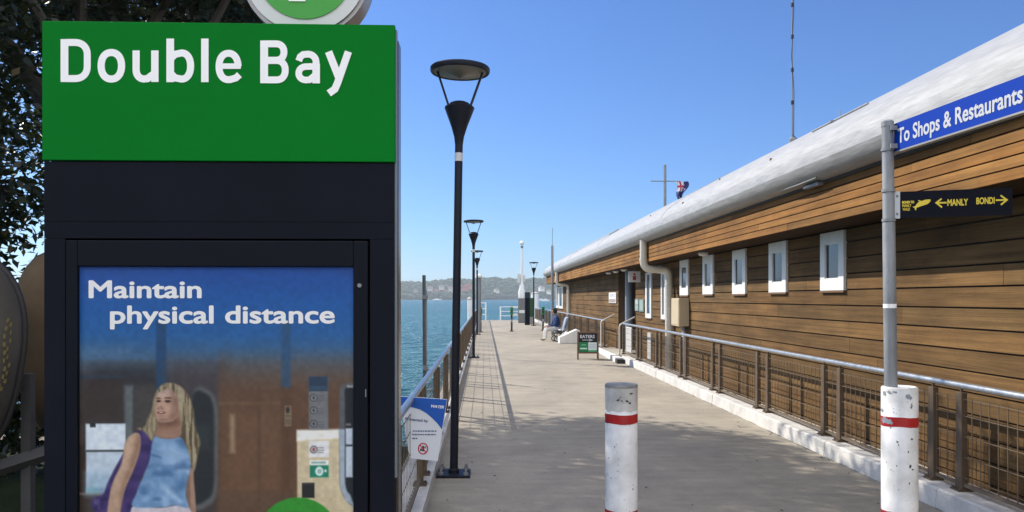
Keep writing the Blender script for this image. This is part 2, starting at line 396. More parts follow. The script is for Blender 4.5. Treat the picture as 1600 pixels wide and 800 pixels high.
def far_house(px, py, w, hh, wallc, roofc, first):
    d = 1475; p = at(px, py, d)
    t = thing('house', 'small pale house among the trees on the far shore' if wallc != '#a8705c' else 'small pinkish house among the trees on the far shore', 'house', p,
              random.uniform(-.4, .4), 'houses on the far shore' if wallc != '#a8705c' else 'pink houses on the far shore')
    mb = MB(); mb.box((-w/2, -4, -4), (w/2, 4, hh)); mb.build('wall', plain(wallc, .9), t)
    mb = MB(); mb.prism([(-w/2-.5, hh), (w/2+.5, hh), (0, hh+w*.28)], lambda x, z: (x, -4.6, z), lambda x, z: (x, 4.6, z)); mb.build('roof', plain(roofc, .9), t)
    mb = MB()
    for k in range(3): mb.box((-w*.35+k*w*.27, -4.06, hh*.35), (-w*.35+k*w*.27+w*.14, -3.95, hh*.75))
    mb.each('window', plain('#3c4650', .3), t)
for i, (px, py, w, hh, wc, rc) in enumerate([(672, 452, 9, 4, '#b5afa4', '#b08a78'), (681, 458, 11, 4, '#a89f90', '#9a6a5a'), (690, 450, 9, 4, '#b8b3aa', '#8d8d90'), (697, 459, 10, 5, '#aca498', '#a87766'),
        (704, 452, 8, 4, '#b8b2a8', '#b5705c'), (709, 457, 9, 4, '#d5c8b4', '#8f8078'), (727, 452, 12, 5, '#a8705c', '#b4604c'), (733, 449, 9, 4, '#a8705c', '#ac5c48'), (664, 459, 8, 4, '#aaa498', '#8f8b88'),
        (686, 462, 9, 3.5, '#b0aaa0', '#a9826f'), (649, 456, 8, 4, '#a89f90', '#96786a'), (776, 455, 8, 3, '#cfc9bb', '#83807c'), (846, 452, 9, 4, '#d9d4c8', '#9a8a80'), (858, 457, 9, 4, '#e3ded3', '#8c8580')]):
    far_house(px, py, w, hh, wc, rc, i)
# moored boats near the far shore
def far_boat(px, py, d, L_, label):
    p = at(px, py, d); p.z = WATER
    t = thing('moored_boat', label, 'boat', p, random.uniform(-.3, .3))
    mb = MB(); mb.prism([(-L_/2, .2), (-L_/2, 1.3), (L_/2*1.1, 1.6), (L_*.38, .2)], lambda x, z: (x, -L_*.13, z), lambda x, z: (x, L_*.13, z)); mb.build('hull', plain('#e6e6e2', .5), t)
    mb = MB(); mb.prism([(-L_*.3, 1.42), (-L_*.24, 2.5), (L_*.1, 2.5), (L_*.24, 1.48)], lambda x, z: (x, -L_*.09, z), lambda x, z: (x, L_*.09, z)); mb.build('cabin', plain('#d6dade', .5), t)
    mb = MB(); mb.tube([(-L_*.02, 0, 2.5), (-L_*.02, 0, 2.4+L_*.35)], .05, 6); mb.build('mast', plain('#d0d0cc', .5), t)
far_boat(683, 470, 1150, 13, 'longer white boat on the water left of the first lamp pole')
far_boat(853, 470, 760, 8, 'white motor boat on the water left of the building corner')
far_boat(846, 470, 980, 7, 'smaller pale boat further out beside the white motor boat')

# ================================================================== TIMBER BUILDING
BY0, BY1 = -2.0, 43.0
bld = thing('timber_building', 'long brown timber wharf building with curved white roof', 'building', (0, 0, 0))
def boards(mb, x, y0, y1, z0, z1, h, gap, thick, seg, dark=1.0):
    z = z0
    while z < z1-.02:
        zt = min(z+h-gap, z1); y = y0-random.uniform(0, seg*.5)
        while y < y1:
            L_ = random.uniform(seg*.75, seg*1.3); a, b = max(y, y0), min(y+L_, y1); y += L_
            if b-a < .05: continue
            g = random.uniform(.80, 1.14)*dark; w = random.uniform(-.04, .05)
            x_ = x+random.uniform(-.0015, .0015)
            mb.add([(x_, a+.0015, z), (x_, b-.0015, z), (x_+thick, b-.0015, z), (x_+thick, a+.0015, z), (x_+.003, a+.0015, zt), (x_+.003, b-.0015, zt), (x_+thick, b-.0015, zt), (x_+thick, a+.0015, zt)],
                   [(0,3,2,1),(4,5,6,7),(0,1,5,4),(1,2,6,5),(2,3,7,6),(3,0,4,7)], 0, (g*(1+w), g, g*(1-w)))
        z += h
DY0, DY1 = YX(993, WALL), YX(966, WALL)
mb = MB()
boards(mb, WALL, BY0, DY0, -1.05, 2.345, .172, .015, .03, 3.6)
mb.build('wall', timber, bld); mb = MB()
boards(mb, WALL, DY1, BY1, -1.05, 2.345, .172, .015, .03, 3.6)
mb.build('wall', timber, bld)
mb = MB(); mb.box((WALL+.022, BY0, -1.1), (WALL+.2, DY0, 2.36)); mb.box((WALL+.022, DY1, -1.1), (WALL+.2, BY1, 2.36))
mb.box((WALL+.2, BY0, -1.1), (9.5, BY0+.15, 2.36)); mb.box((9.3, BY0+.15, -1.1), (9.5, BY1, 2.36)); mb.build('wall_backing', dark_gap, bld)
# far gable end wall
mb = MB()
for k in range(20):
    g = random.uniform(.85, 1.1); mb.box((WALL, BY1+.001, -1.05+.172*k), (9.5, BY1+.03, -1.05+.172*k+.161), 0, None, (g, g, g))
mb.build('end_wall', timber, bld)
# fascia boards, three fields (near field stands slightly proud beyond the downpipe)
mb = MB(); FZ1 = 2.36+.44
boards(mb, XE, BY0, BY1+.55, ZE, ZE+.40, .0795, .010, .022, 4.2)
mb.build('fascia', timber_fascia, bld)
mb = MB(); mb.box((XE+.017, BY0, ZE+.005), (XE+.06, BY1+.53, ZE+.5)); mb.build('fascia_backing', dark_gap, bld)
mb = MB()
for k in range(7):
    g = random.uniform(.85, 1.1); mb.box((XE, BY1+.551, ZE+.0795*k), (9.8, BY1+.575, ZE+.0795*k+.069), 0, None, (g, g, g))
mb.build('end_fascia', timber_fascia, bld)
mb = MB()
for k in range(6):
    a = XE+.02+k*.092; mb.box((a, BY0, ZE+.006), (a+.088, BY1+.5, ZE+.02))
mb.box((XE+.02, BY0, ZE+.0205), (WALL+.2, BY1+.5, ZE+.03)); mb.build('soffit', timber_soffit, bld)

# roof: a rolled white eave rising into a slope, hipped at the far end
prof = [(3.42, 2.775), (3.34, 2.765), (3.27, 2.785), (3.215, 2.83), (3.185, 2.89), (3.178, 2.915), (3.188, 2.918), (3.19, 2.97), (3.212, 3.05), (3.222, 3.053), (3.26, 3.13), (3.33, 3.21), (3.45, 3.305), (3.62, 3.425), (3.9, 3.58),
        (4.4, 3.845), (5.0, 4.135), (5.6, 4.40), (6.3, 4.68), (7.0, 4.90)]
ys = [BY0-.2+i*.4 for i in range(int((BY1+.9-BY0)/.4)+1)]
mb = MB(); n = len(prof); vs = []
YE = BY1+.75
for y in ys:
    hip = max(0, YE-y)
    for x, z in prof:
        zc = 2.80+hip*.20+.18*min(1, hip*3)
        vs.append((x, min(y, YE), min(z, max(2.765, zc)) if z > 2.8 else z))
fs = [(i*n+k, i*n+k+1, (i+1)*n+k+1, (i+1)*n+k) for i in range(len(ys)-1) for k in range(n-1)]
mb.add(vs, fs)
b0 = (len(ys)-1)*n; mb.add([vs[b0+k] for k in range(n)]+[(7.0, YE, 2.775)], [tuple(range(n+1))])
rf = mb.build('roof', roof_white, bld, smooth=True)
mb = MB(); mb.add([(x, y, z) for y in (BY0-.2, YE-12) for x, z in ((7.0, 4.90), (10.2, 3.1), (10.2, 2.8), (7.0, 2.8))], [(0, 1, 5, 4), (1, 2, 6, 5), (2, 3, 7, 6), (0, 3, 2, 1), (4, 5, 6, 7)])
mb.add([(7.0, YE-12, 4.90), (10.2, YE-12, 3.1), (7.0, YE, 2.98), (10.2, YE, 2.9)], [(0, 1, 3, 2)])
mb.build('rear_roof', roof_white, rf)
# seams and a raised cover strip on the roof
mb = MB()
for y in (14.5, 22.8, 31.0):
    pts = [(x-.001, y, z+.001) for x, z in prof[8:]]; mb.tube(pts, .006, 6)
mb.each('roof_seam', roof_white, rf)
a, b = PX(968, 372, 4.0), PX(1041, 335, 4.0)
mb = MB(); mb.add([(3.75, 24, 3.49), (3.75, 40, 3.49), (4.05, 39, 3.65), (4.05, 24, 3.65), (3.75, 24, 3.535), (3.75, 40, 3.525), (4.05, 39, 3.70), (4.05, 24, 3.70)], [(0, 1, 5, 4), (1, 2, 6, 5), (2, 3, 7, 6), (3, 0, 4, 7), (4, 5, 6, 7)])
mb.build('cover_strip', roof_white, rf)
mb = MB(); mb.tube([(3.70, 7.6, 3.48), (3.70, 8.9, 3.48)], .012, 6); mb.lathe([(.03, 0), (.03, .02)], 12, 0, (3.66, 8.3, 3.45)); mb.tube([(3.72, 8.25, 3.47), (3.72, 8.25, 3.57)], .006, 5)
mb.build('roof_anchor', dull_steel, rf)
mb = MB()
for (x, z, y) in ((3.33, 3.21, 9.2), (3.3, 3.18, 13.2), (3.45, 3.305, 16.5), (3.62, 3.425, 12.2)): mb.lathe([(.014, -.02), (.014, .016), (.006, .02)], 8, 0, (x, y, z))
mb.each('roof_fixing', mat('rusty fixing', (.12, .06, .03), .8), rf)
# dark board under the roof roll, its colour standing in for the gutter's shadow
mb = MB(); mb.box((3.36, BY0, 2.74), (3.44, BY1+.5, 2.80)); mb.build('gutter_shadow', mat('painted gutter shadow', (.05, .045, .04), .8), bld)

def window(px0, px1, py0, py1, gx0, gx1, gy0, gy1, name='window'):
    """white framed window standing on the wall face; g = the pane's share of the frame (from near side, from below)"""
    ya, yb = YX(px1, WALL), YX(px0, WALL); yc = (ya+yb)/2
    pxm = (px0+px1)/2; z0, z1 = PX(pxm, py1, WALL).z, PX(pxm, py0, WALL).z
    W, H = yb-ya, z1-z0; z1 = min(z1, 2.352); H = z1-z0
    x0, x1 = WALL-.030, WALL+.012
    pa, pb, pc, pd = ya+W*gx0, ya+W*gx1, z0+H*gy0, z0+H*gy1
    mb = MB()
    mb.box((x0, ya, z0), (x1, yb, pc)); mb.box((x0, ya, pd), (x1, yb, z1)); mb.box((x0, ya, pc), (x1, pa, pd)); mb.box((x0, pb, pc), (x1, yb, pd))
    f = mb.build('window', frame_white, bld, bevel=.004)
    mb = MB(); q = .010
    mb.box((x0+.012, pa+.001, pc+.001), (x1-.004, pa+q, pd-.001)); mb.box((x0+.012, pb-q, pc+.001), (x1-.004, pb-.001, pd-.001))
    mb.box((x0+.012, pa+q, pc+.001), (x1-.004, pb-q, pc+q)); mb.box((x0+.012, pa+q, pd-q), (x1-.004, pb-q, pd-.001))
    mb.build('sash', frame_white, f)
    mb = MB(); mb.box((x1-.022, pa+.002, pc+.002), (x1-.012, pb-.002, pd-.002)); mb.build('pane', glass_dark(), f)
    mb = MB(); mb.box((x1-.0235, pb-min(.055, (pb-pa)*.18)-.011, pc+.012), (x1-.0225, pb-.011, pd-.012)); mb.build('reveal_shade', mat('painted reveal shade', (.01, .011, .013), .6), f)  # black strip painting the shade of the far reveal onto the pane
    mb = MB(); mb.box((x0-.004, ya-.004, z0-.022), (WALL-.002, yb+.004, z0-.002)); mb.build('sill', mat('brown sill', (.16, .085, .035), .6), f)
    return f
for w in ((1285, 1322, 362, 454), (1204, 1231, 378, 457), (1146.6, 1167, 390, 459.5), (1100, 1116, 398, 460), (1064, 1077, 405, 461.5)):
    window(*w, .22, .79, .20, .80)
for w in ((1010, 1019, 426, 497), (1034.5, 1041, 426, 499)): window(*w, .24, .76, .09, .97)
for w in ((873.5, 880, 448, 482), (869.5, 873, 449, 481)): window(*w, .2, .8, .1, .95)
# narrow white boards below the tall windows
for (px0, px1, pt, pb_) in ((979, 988, 512, 552), (1012, 1018.5, 520, 562)):
    y0, y1 = YX(px1, WALL), YX(px0, WALL); mb = MB(); mb.box((WALL-.03, y0, PX(px1, pb_, WALL).z), (WALL-.002, y1-.1, PX(px1, pt, WALL).z)); mb.build('vent_panel', frame_white, bld)

# doorway recess
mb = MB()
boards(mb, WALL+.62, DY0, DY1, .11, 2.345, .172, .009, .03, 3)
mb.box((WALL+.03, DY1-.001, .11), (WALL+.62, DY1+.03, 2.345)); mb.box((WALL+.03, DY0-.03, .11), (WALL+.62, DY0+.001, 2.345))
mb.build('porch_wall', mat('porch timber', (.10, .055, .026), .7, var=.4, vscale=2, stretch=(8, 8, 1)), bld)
dy = DY0+.35
mb = MB(); mb.box((WALL+.56, dy, .115), (WALL+.615, dy+1.35, 2.25)); dr = mb.build('door', mat('dark grey door', (.035, .045, .06), .4), bld, bevel=.004)
mb = MB(); mb.box((WALL+.552, dy+.12, .4), (WALL+.559, dy+1.23, 2.12)); mb.build('pane', glass_dark(), dr)
mb = MB(); mb.tube([(WALL+.50, dy+.08, 1.0), (WALL+.50, dy+.08, 1.3)], .014, 8); mb.tube([(WALL+.50, dy+.08, 1.04), (WALL+.558, dy+.08, 1.04)], .01, 6); mb.tube([(WALL+.50, dy+.08, 1.26), (WALL+.558, dy+.08, 1.26)], .01, 6); mb.each('handle', galv, dr)
mb = MB(); mb.tube([(WALL+.25, DY1-.35, .11), (WALL+.25, DY1-.35, 2.35)], .11, 16); mb.build('porch_column', mat('blue grey column paint', (.22, .27, .33), .4), bld, smooth=True)

# downpipes
def downpipe(yp, ztop, zel):
    r = .078; pts = [(3.30, yp, ztop), (3.30, yp, zel+.16)]
    for k in range(1, 7):
        t = k/6*math.pi/2; pts.append((3.30+.15*(1-math.cos(t)), yp, zel+.15-.15*math.sin(t)))
    pts.append((WALL-.10-.12, yp, zel))
    for k in range(1, 7):
        t = k/6*math.pi/2; pts.append((WALL-.22+.12*math.sin(t), yp, zel-.12*(1-math.cos(t))))
    pts.append((WALL-.10, yp, -.9))
    mb = MB(); mb.tube(pts, r, 16); o = mb.build('downpipe', pipe_white, bld, smooth=True)
    mb = MB()
    for z in (zel-.35, .55): mb.tube([(WALL-.10, yp, z), (WALL-.10, yp, z+.05)], r+.006, 16)
    mb.tube([(3.30, yp, zel+.17), (3.30, yp, zel+.23)], r+.007, 16); mb.tube([(WALL-.33, yp, zel), (WALL-.27, yp, zel)], r+.007, 16)
    mb.each('collar', pipe_white, o, smooth=True)
downpipe(16.5, 2.80, 2.20); downpipe(36.4, 2.80, 2.22)
# meter box with its conduit
y0, y1 = YX(1064, WALL-.16), YX(1047.5, WALL-.16)
mb = MB(); mb.box((WALL-.2, y0, 1.06), (WALL-.002, y1-.25, 1.60)); mbx = mb.build('meter_box', mat('beige meter box', (.56, .46, .30), .5, var=.08), bld, bevel=.008)
mb = MB(); mb.box((WALL-.207, y0+.03, 1.09), (WALL-.2, y1-.28, 1.57)); mb.build('lid', mat('beige meter box', 0), mbx)
mb = MB(); mb.tube([(WALL-.08, y0+.12, 1.06), (WALL-.08, y0+.12, -.8)], .032, 10); mb.build('conduit', mat('white conduit', (.7, .7, .68), .5), mbx, smooth=True)
mb = MB(); mb.tube([(WALL-.08, y0+.12, 1.057), (WALL-.08, y0+.12, .96)], .045, 10); mb.build('collar', dull_steel, mbx)
# soffit lights
for px in (1099, 975, 962, 951):
    y = YX(px, 3.66); mb = MB(); mb.lathe([(.085, 2.362), (.085, 2.335), (.06, 2.31), (.02, 2.302)], 16, 0, (3.66, y, 0)); mb.build('soffit_light', white_plain, bld, smooth=True)
# bracket under the eave
mb = MB(); mb.tube([(3.27, YX(1213, 3.2), 2.785), (3.25, YX(1240, 3.2), 2.775), (3.26, YX(1266, 3.2), 2.785)], .008, 8)
mb.box((3.30, YX(1262, 3.2), 2.725), (3.36, YX(1240, 3.2), 2.755)); mb.build('eave_bracket', dull_steel, bld)
mb = MB(); mb.tube([(3.36, 19.3, 2.2+.0), (3.36, 19.3, 2.2)], .001, 4)

# wall notices
def wall_notice(px0, px1, py0, py1, facem, label, name='notice', rows=()):
    y0, y1 = YX(px1, WALL), YX(px0, WALL); pm = (px0+px1)/2; z0, z1 = PX(pm, py1, WALL).z, PX(pm, py0, WALL).z
    t = thing(name, label, 'notice', (WALL-.004, (y0+y1)/2, z0)); h = (y1-y0)/2
    mb = MB(); mb.box((-.022, -h, 0), (0, h, z1-z0)); mb.build('board', facem, t, bevel=.003)
    for (f0, f1, g0, g1, mm) in rows:
        mb = MB(); mb.box((-.024, h-2*h*f1, (z1-z0)*g0), (-.0215, h-2*h*f0, (z1-z0)*g1)); mb.build('print', mm, t)
    return t
gp = mat('grey green panel', (.20, .27, .24), .35)
wall_notice(952.5, 963.5, 457, 473.5, white_plain, 'white printed notice on the timber wall left of the doorway', 'notice',
            [(.1, .9, .80, .84, plain('#8a8fa0')), (.1, .8, .68, .72, plain('#8a8fa0')), (.1, .9, .56, .60, plain('#8a8fa0')), (0.06, .94, .06, .38, plain('#9a8d84'))])
wall_notice(993.5, 999, 467, 486, gp, 'narrow grey green panel nearest the doorway on the timber wall', 'notice', [(.15, .85, .55, .9, plain('#a9b3ae')), (.15, .85, .12, .45, plain('#98a39d'))])
wall_notice(1000, 1007, 467.5, 487, gp, 'wider grey green panel between the narrow panel and tall window', 'notice', [(.15, .85, .12, .9, plain('#8ea298'))])
t = thing('toilet_sign', 'small white square sign projecting from the wall above the doorway', 'sign', (WALL-.2, YX(993, 3.75), 2.0))
mb = MB(); mb.box((-.16, -.012, 0), (.14, .012, .27)); mb.build('board', white_plain, t, bevel=.004)
mb = MB(); mb.box((.14, -.01, .1), (.198, .01, .14)); mb.build('bracket', dull_steel, t)
mb = MB(); mb.lathe([(.028, .0), (.028, .002)], 12); o = mb.build('red_symbol', plain('#b03030'), t); o.rotation_euler = (R(90), 0, 0); o.location = (-.01, -.0125, .19)
mb = MB(); mb.box((-.05, -.0145, .05), (.03, -.0125, .15)); mb.build('red_figure', plain('#a04848'), t)

# roof masts and flag
yw = PX(1238, 220, 4.35).y
t = thing('whip_aerial', 'thin tall wire aerial standing on the white roof', 'aerial', (4.35, yw, 3.82))
mb = MB(); mb.tube([(0, 0, -.02), (0, 0, 1.0), (-.01, 0, 3.6)], [.011, .009, .008], 6); mb.build('mast', dull_steel, t)
mb = MB(); mb.tube([(.015, -.01, 0), (.02, -.012, .7), (-.014, -.01, 1.2), (.018, -.012, 1.9), (-.012, -.012, 2.6), (.014, -.01, 3.5)], .005, 4); mb.tube([(.1, 0, -.0), (0, 0, .1)], .005, 4); mb.build('cable', rubber, t)
mb = MB()
for z in (.52, .98, 1.45, 1.9, 2.5): mb.tube([(-.004, -.012, z), (-.004, -.012, z+.05)], .022, 8)
mb.each('clamp', rubber, t)
mb = MB(); mb.lathe([(.05, -.03), (.05, .03), (.02, .06)], 10); mb.build('foot', dull_steel, t)
p = at(1039, 330, 38)
t = thing('flagpole', 'grey flagpole with crossarm rising behind the white roof', 'flagpole', (p.x, p.y, 2.0))
zt = at(1039, 260, 38).z-2.0; zc = at(1039, 283, 38).z-2.0
mb = MB(); mb.tube([(0, 0, -2.9), (0, 0, zt)], [.085, .065], 10); mb.lathe([(.05, zt), (.07, zt+.05), (.02, zt+.1)], 10); mb.build('mast', dull_steel, t)
mb = MB(); mb.tube([(-.68, 0, zc), (.72, 0, zc)], .025, 8); mb.build('crossarm', dull_steel, t)
# flag: draped cloth
fw, fh = .50, .95
t2 = thing('flag', 'dark blue flag with red and white cross hanging limp from the crossarm', 'flag', (p.x+.70, p.y-.08, 2.0+zc-.02))
vs, fs, col = [], [], []
nu, nv = 16, 20
for j in range(nv+1):
    for i in range(nu+1):
        u, v = i/nu, j/nv; wv = (1-.35*v+.2*math.sin(v*5+1))
        vs.append((fw*wv*(u-.35)+.06*math.sin(v*7), .10*math.sin(u*11+v*3)*(.4+v*.6), -fh*v))
mb = MB()
for j in range(nv):
    for i in range(nu):
        u, v = (i+.5)/nu, (j+.5)/nv; mi = 0
        uu, vv = u/.62, v/.5
        if uu < 1 and vv < 1:
            d = min(abs(uu-.5), abs(vv-.5)); dg_ = min(abs(uu-vv), abs(1-uu-vv))
            if d < .12: mi = 1
            elif d < .2 or dg_ < .12: mi = 2
        elif abs(u-.45)+abs(v-.78) < .09 or abs(u-.8)+abs(v-.4) < .06: mi = 2
        a = j*(nu+1)+i; mb.add([vs[a], vs[a+1], vs[a+nu+2], vs[a+nu+1]], [(0, 1, 2, 3)], mi)
o = mb.build('cloth', [plain('#1c2460'), plain('#b02838'), plain('#d8d4dc')], t2); o.data.shade_smooth()

# ================================================================== RAILINGS
def panel_mesh(length, r=.0028):
    mb = MB(); n = int(length/.1)
    for k in range(n+1):
        y = k*length/n; mb.box((-r, y-r, .06), (r, y+r, .70))
    for z in (.10, .255, .41, .565, .69): mb.box((-r-.004, 0, z-r), (-r+.001, length, z+r))
    mb.box((-.012, 0, .035), (.012, length, .06))
    return mb
def post_mb():
    mb = MB(); mb.add([(-.026, -.044, 0), (.026, -.044, 0), (.026, .044, 0), (-.026, .044, 0), (-.022, -.036, .738), (.022, -.036, .738), (.022, .036, .738), (-.022, .036, .738)], [(0,3,2,1),(4,5,6,7),(0,1,5,4),(1,2,6,5),(2,3,7,6),(3,0,4,7)])
    mb.tube([(0, 0, .738), (0, 0, .77)], .012, 6); return mb
def foot_mb():
    mb = MB(); mb.box((-.055, -.06, 0), (.055, .06, .012))
    for sx in (-1, 1):
        for sy in (-1, 1): mb.lathe([(.010, .012), (.010, .024)], 6, 0, (sx*.038, sy*.045, 0))
    return mb
PROTO = {}
def railing(x, zb, segs, label, wr=.0028):
    t = thing('railing', label, 'railing', (x, segs[0][0], zb)); y00 = segs[0][0]; y11 = segs[-1][1]
    mb = MB(); mb.tube([(0, 0, .79), (0, y11-y00, .79)], .026, 12)
    mb.build('top_rail', galv, t, smooth=True)
    def place(key, make, m, y, parent, bev=0):
        if key not in PROTO: o = make().build(key.split('#')[0], m, parent, bevel=bev); PROTO[key] = o
        else: o = PROTO[key].copy(); C.objects.link(o); o.parent = parent
        o.location = (0, y, 0) if parent is t else (0, 0, 0); return o
    for a, b in segs:
        pp = place('post', post_mb, grey_post, a-y00, t, .004); place('foot_plate', foot_mb, grey_post, 0, pp)
        pp = place('post', post_mb, grey_post, b-y00, t, .004); place('foot_plate', foot_mb, grey_post, 0, pp)
        L_ = round(b-a-.06, 2); place('mesh_panel#%s %s' % (L_, wr), lambda: panel_mesh(L_, wr), wire_m, a-y00+.03, t)
        if b < y11-.2: place('gap_panel', lambda: panel_mesh(.30), wire_m, b-y00+.03, t)
    return t
near = [(5.92+2.06*k+.38-2.06, 5.92+2.06*k) for k in range(-3, 8)]; near[-1] = (near[-1][0], 20.6)
railing(3.60, .152, near, 'long mesh railing on the kerb from the striped bollard to the doorway')
farR = [(23.9+2.06*k, 23.9+2.06*k+1.68) for k in range(16)]
railing(3.60, .142, farR, 'mesh railing on the right beyond the doorway running to the wharf end')
left = [(2.75+2.06*k, 2.75+2.06*k+1.68) for k in range(27)]
railing(-.52, .092, left, 'long mesh railing along the open water on the left wharf edge', .0015)
# handrails at the doorway
def handrail(y, label):
    t = thing('handrail', label, 'handrail', (3.52, y, .11)); mb = MB()
    mb.tube([(0, 0, -.1), (0, 0, .74), (.015, 0, .79), (.05, 0, .82), (.40, 0, 1.0)], .022, 10); mb.build('rail', mat('pale handrail paint', (.62, .60, .54), .4), t, smooth=True)
    mb = MB(); mb.lathe([(.05, -.0), (.05, .012)], 12); mb.build('foot_plate', dull_steel, t)
handrail(20.75, 'pale bent handrail on the near side of the doorway landing'); handrail(24.05, 'pale bent handrail on the far side of the doorway landing')

# ================================================================== LAMPS
def make_lamp(label):
    t = thing('street_lamp', label, 'street lamp', (0, 0, 0), 0, 'black wharf lamps')
    mb = MB(); mb.box((-.15, -.15, .0), (.15, .15, .022)); bp = mb.build('base_plate', black_metal, t, bevel=.003)
    mb = MB()
    for sx in (-1, 1):
        for sy in (-1, 1): mb.lathe([(.024, .022), (.024, .045), (.013, .046), (.013, .075), (.004, .078)], 8, 0, (sx*.11, sy*.11, 0))
    mb.each('bolt', dull_steel, bp)
    mb = MB(); mb.lathe([(.05, .022), (.05, .05), (.0375, .06), (.0355, 2.5), (.0355, 3.0)], 20); mb.build('pole', black_metal, t, smooth=True)
    mb = MB(); mb.lathe([(.0365, 2.84), (.0365, 2.915)], 20); mb.build('reflective_band', mat('silver band', (.55, .55, .55), .4), t)
    mb = MB(); mb.lathe([(.036, 2.99), (.045, 3.06), (.075, 3.16), (.132, 3.31), (.136, 3.325), (.128, 3.335), (.10, 3.345), (.088, 3.365), (.06, 3.378), (.01, 3.382)], 28); mb.build('lantern_cone', black_metal, t, smooth=True)
    for s_, w in ((-1, .012), (1, .022)):
        mb = MB(); a = Vector((s_*.095, 0, 3.33)); b = Vector((s_*.205, 0, 3.655)); 
        mb.add([a+Vector((q*.010, r_*w, 0)) for q in (-1, 1) for r_ in (-1, 1)]+[b+Vector((q*.010, r_*w, 0)) for q in (-1, 1) for r_ in (-1, 1)], [(0,1,3,2),(4,5,7,6),(0,1,5,4),(2,3,7,6),(0,2,6,4),(1,3,7,5)]); mb.build('arm', black_metal, t)
    mb = MB(); mb.lathe([(.235, 3.648), (.262, 3.640), (.270, 3.652), (.270, 3.680), (.262, 3.690), (.10, 3.705), (.01, 3.708)], 36); hd = mb.build('hood', black_metal, t, smooth=True)
    mb = MB(); mb.lathe([(.004, 3.590), (.07, 3.625), (.15, 3.643), (.236, 3.6465)], 32); mb.build('reflector', mat('pale reflector', (.26, .235, .20), .45, .2), hd, smooth=True)
    return t
L1 = make_lamp('tall black wharf lamp nearest the green station sign')
q = at(709, 742, 7.25); L1.location = (q.x, q.y, .001); L1.rotation_euler = (0, R(.9), 0)
for (px, d, lab) in ((740, 21.5, 'second black wharf lamp along the left railing'), (745.5, 35.2, 'third black wharf lamp along the left railing, behind the second one'), (834, 46.5, 'small far black wharf lamp on the right beside the dark totem')):
    o = dup(L1, at(px, 500, d)*1, lab, 0); o.location.z = .001; o.rotation_euler = (0, 0, 0)
# white capped pole, beside third lamp
q = at(748.5, 500, 37.2)
t = thing('capped_post', 'grey post with white round cap behind the third lamp', 'post', (q.x, q.y, 0)); zt = at(747, 434, 37.2).z
mb = MB(); mb.lathe([(.09, .001), (.09, zt)], 14); mb.build('post', dull_steel, t, smooth=True)
mb = MB(); mb.lathe([(.13, zt), (.16, zt+.06), (.13, zt+.14), (.04, zt+.18)], 14); mb.build('cap', white_plain, t, smooth=True)
# mooring pole standing in the water
q = at(662.5, 500, 16)
t = thing('mooring_pole', 'slim grey steel pole standing in the water left of the railing', 'pole', (q.x, q.y, WATER)); zt = at(662, 430, 16).z-WATER
mb = MB(); mb.tube([(.02, 0, -1), (0, 0, zt)], .036, 10); mb.build('shaft', mat('dark wet steel', (.10, .11, .125), .5, .3, var=.4, vscale=6), t, smooth=True)
mb = MB(); mb.box((.03, -.02, zt-1.95), (.06, .02, zt-.3)); mb.tube([(.05, 0, zt-1.85), (.10, 0, zt-1.9)], .02, 6); mb.box((-.02, -.05, zt-.48), (.075, .05, zt-.40)); mb.box((-.02, -.05, zt-1.9), (.075, .05, zt-1.8)); mb.each('ladder_rail', dull_steel, t)

# ================================================================== STATION SIGN (totem)
SY = 2.277; SC = SY/1250/1.0
sx0, sx1 = PY(65.5, 466, SY).x, PY(617, 466, SY).x
S0 = Vector(((sx0+sx1)/2, SY, 0)); HW = (sx1-sx0)/2
def sg(px, py, lift=0.0): p = PY(px, py, SY); return Vector((p.x-S0.x, -lift, p.z))
ZT = PY(340, 35.5, SY).z; ZG = PY(340, 251.5, SY).z
tot = thing('station_sign', 'tall navy totem sign with green Double Bay panel and poster', 'sign', S0)
mb = MB(); mb.box((-HW, .0, ZG), (HW, .022, ZT)); gpan = mb.build('name_panel', sign_green, tot, bevel=.002)
mb = MB(); mb.box((-HW+.004, .0225, ZG+.003), (HW-.004, .14, ZT-.004)); mb.build('upper_body', navy_metal, tot, bevel=.004)
mb = MB(); mb.box((HW-.0035, .05, .02), (HW+.005, .115, ZT-.03)); mb.build('edge_trim', mat('bronze edge trim', (.09, .075, .07), .25, .6), tot)
mb = MB(); mb.box((HW-.003, .024, ZG-.9), (HW+.003, .045, ZT-.006)); mb.build('edge_strip', mat('bright edge strip', (.20, .24, .28), .4, .4), tot)
body_z = ZG-.003
cz1 = PY(340, 373, SY).z; cx0, cx1 = sg(100, 466).x, sg(577.5, 466).x
mb = MB(); mb.box((-HW+.003, .006, cz1+.001), (HW-.003, .14, body_z)); mb.box((-HW+.003, .006, .02), (cx0, .14, cz1)); mb.box((cx1, .006, .02), (HW-.003, .14, cz1)); mb.box((cx0, .12, .02), (cx1, .14, cz1)); mb.box((cx0, .006, .02), (cx1, .12, .46))
zl = PY(340, 345, SY).z; mb.box((-HW+.003, .0045, zl-.0015), (HW-.003, .0063, zl))
mb.build('body', navy_metal, tot)
mb = MB(); mb.box((-HW-.02, -.02, 0), (HW+.02, .16, .019)); mb.build('plinth', navy_metal, tot)
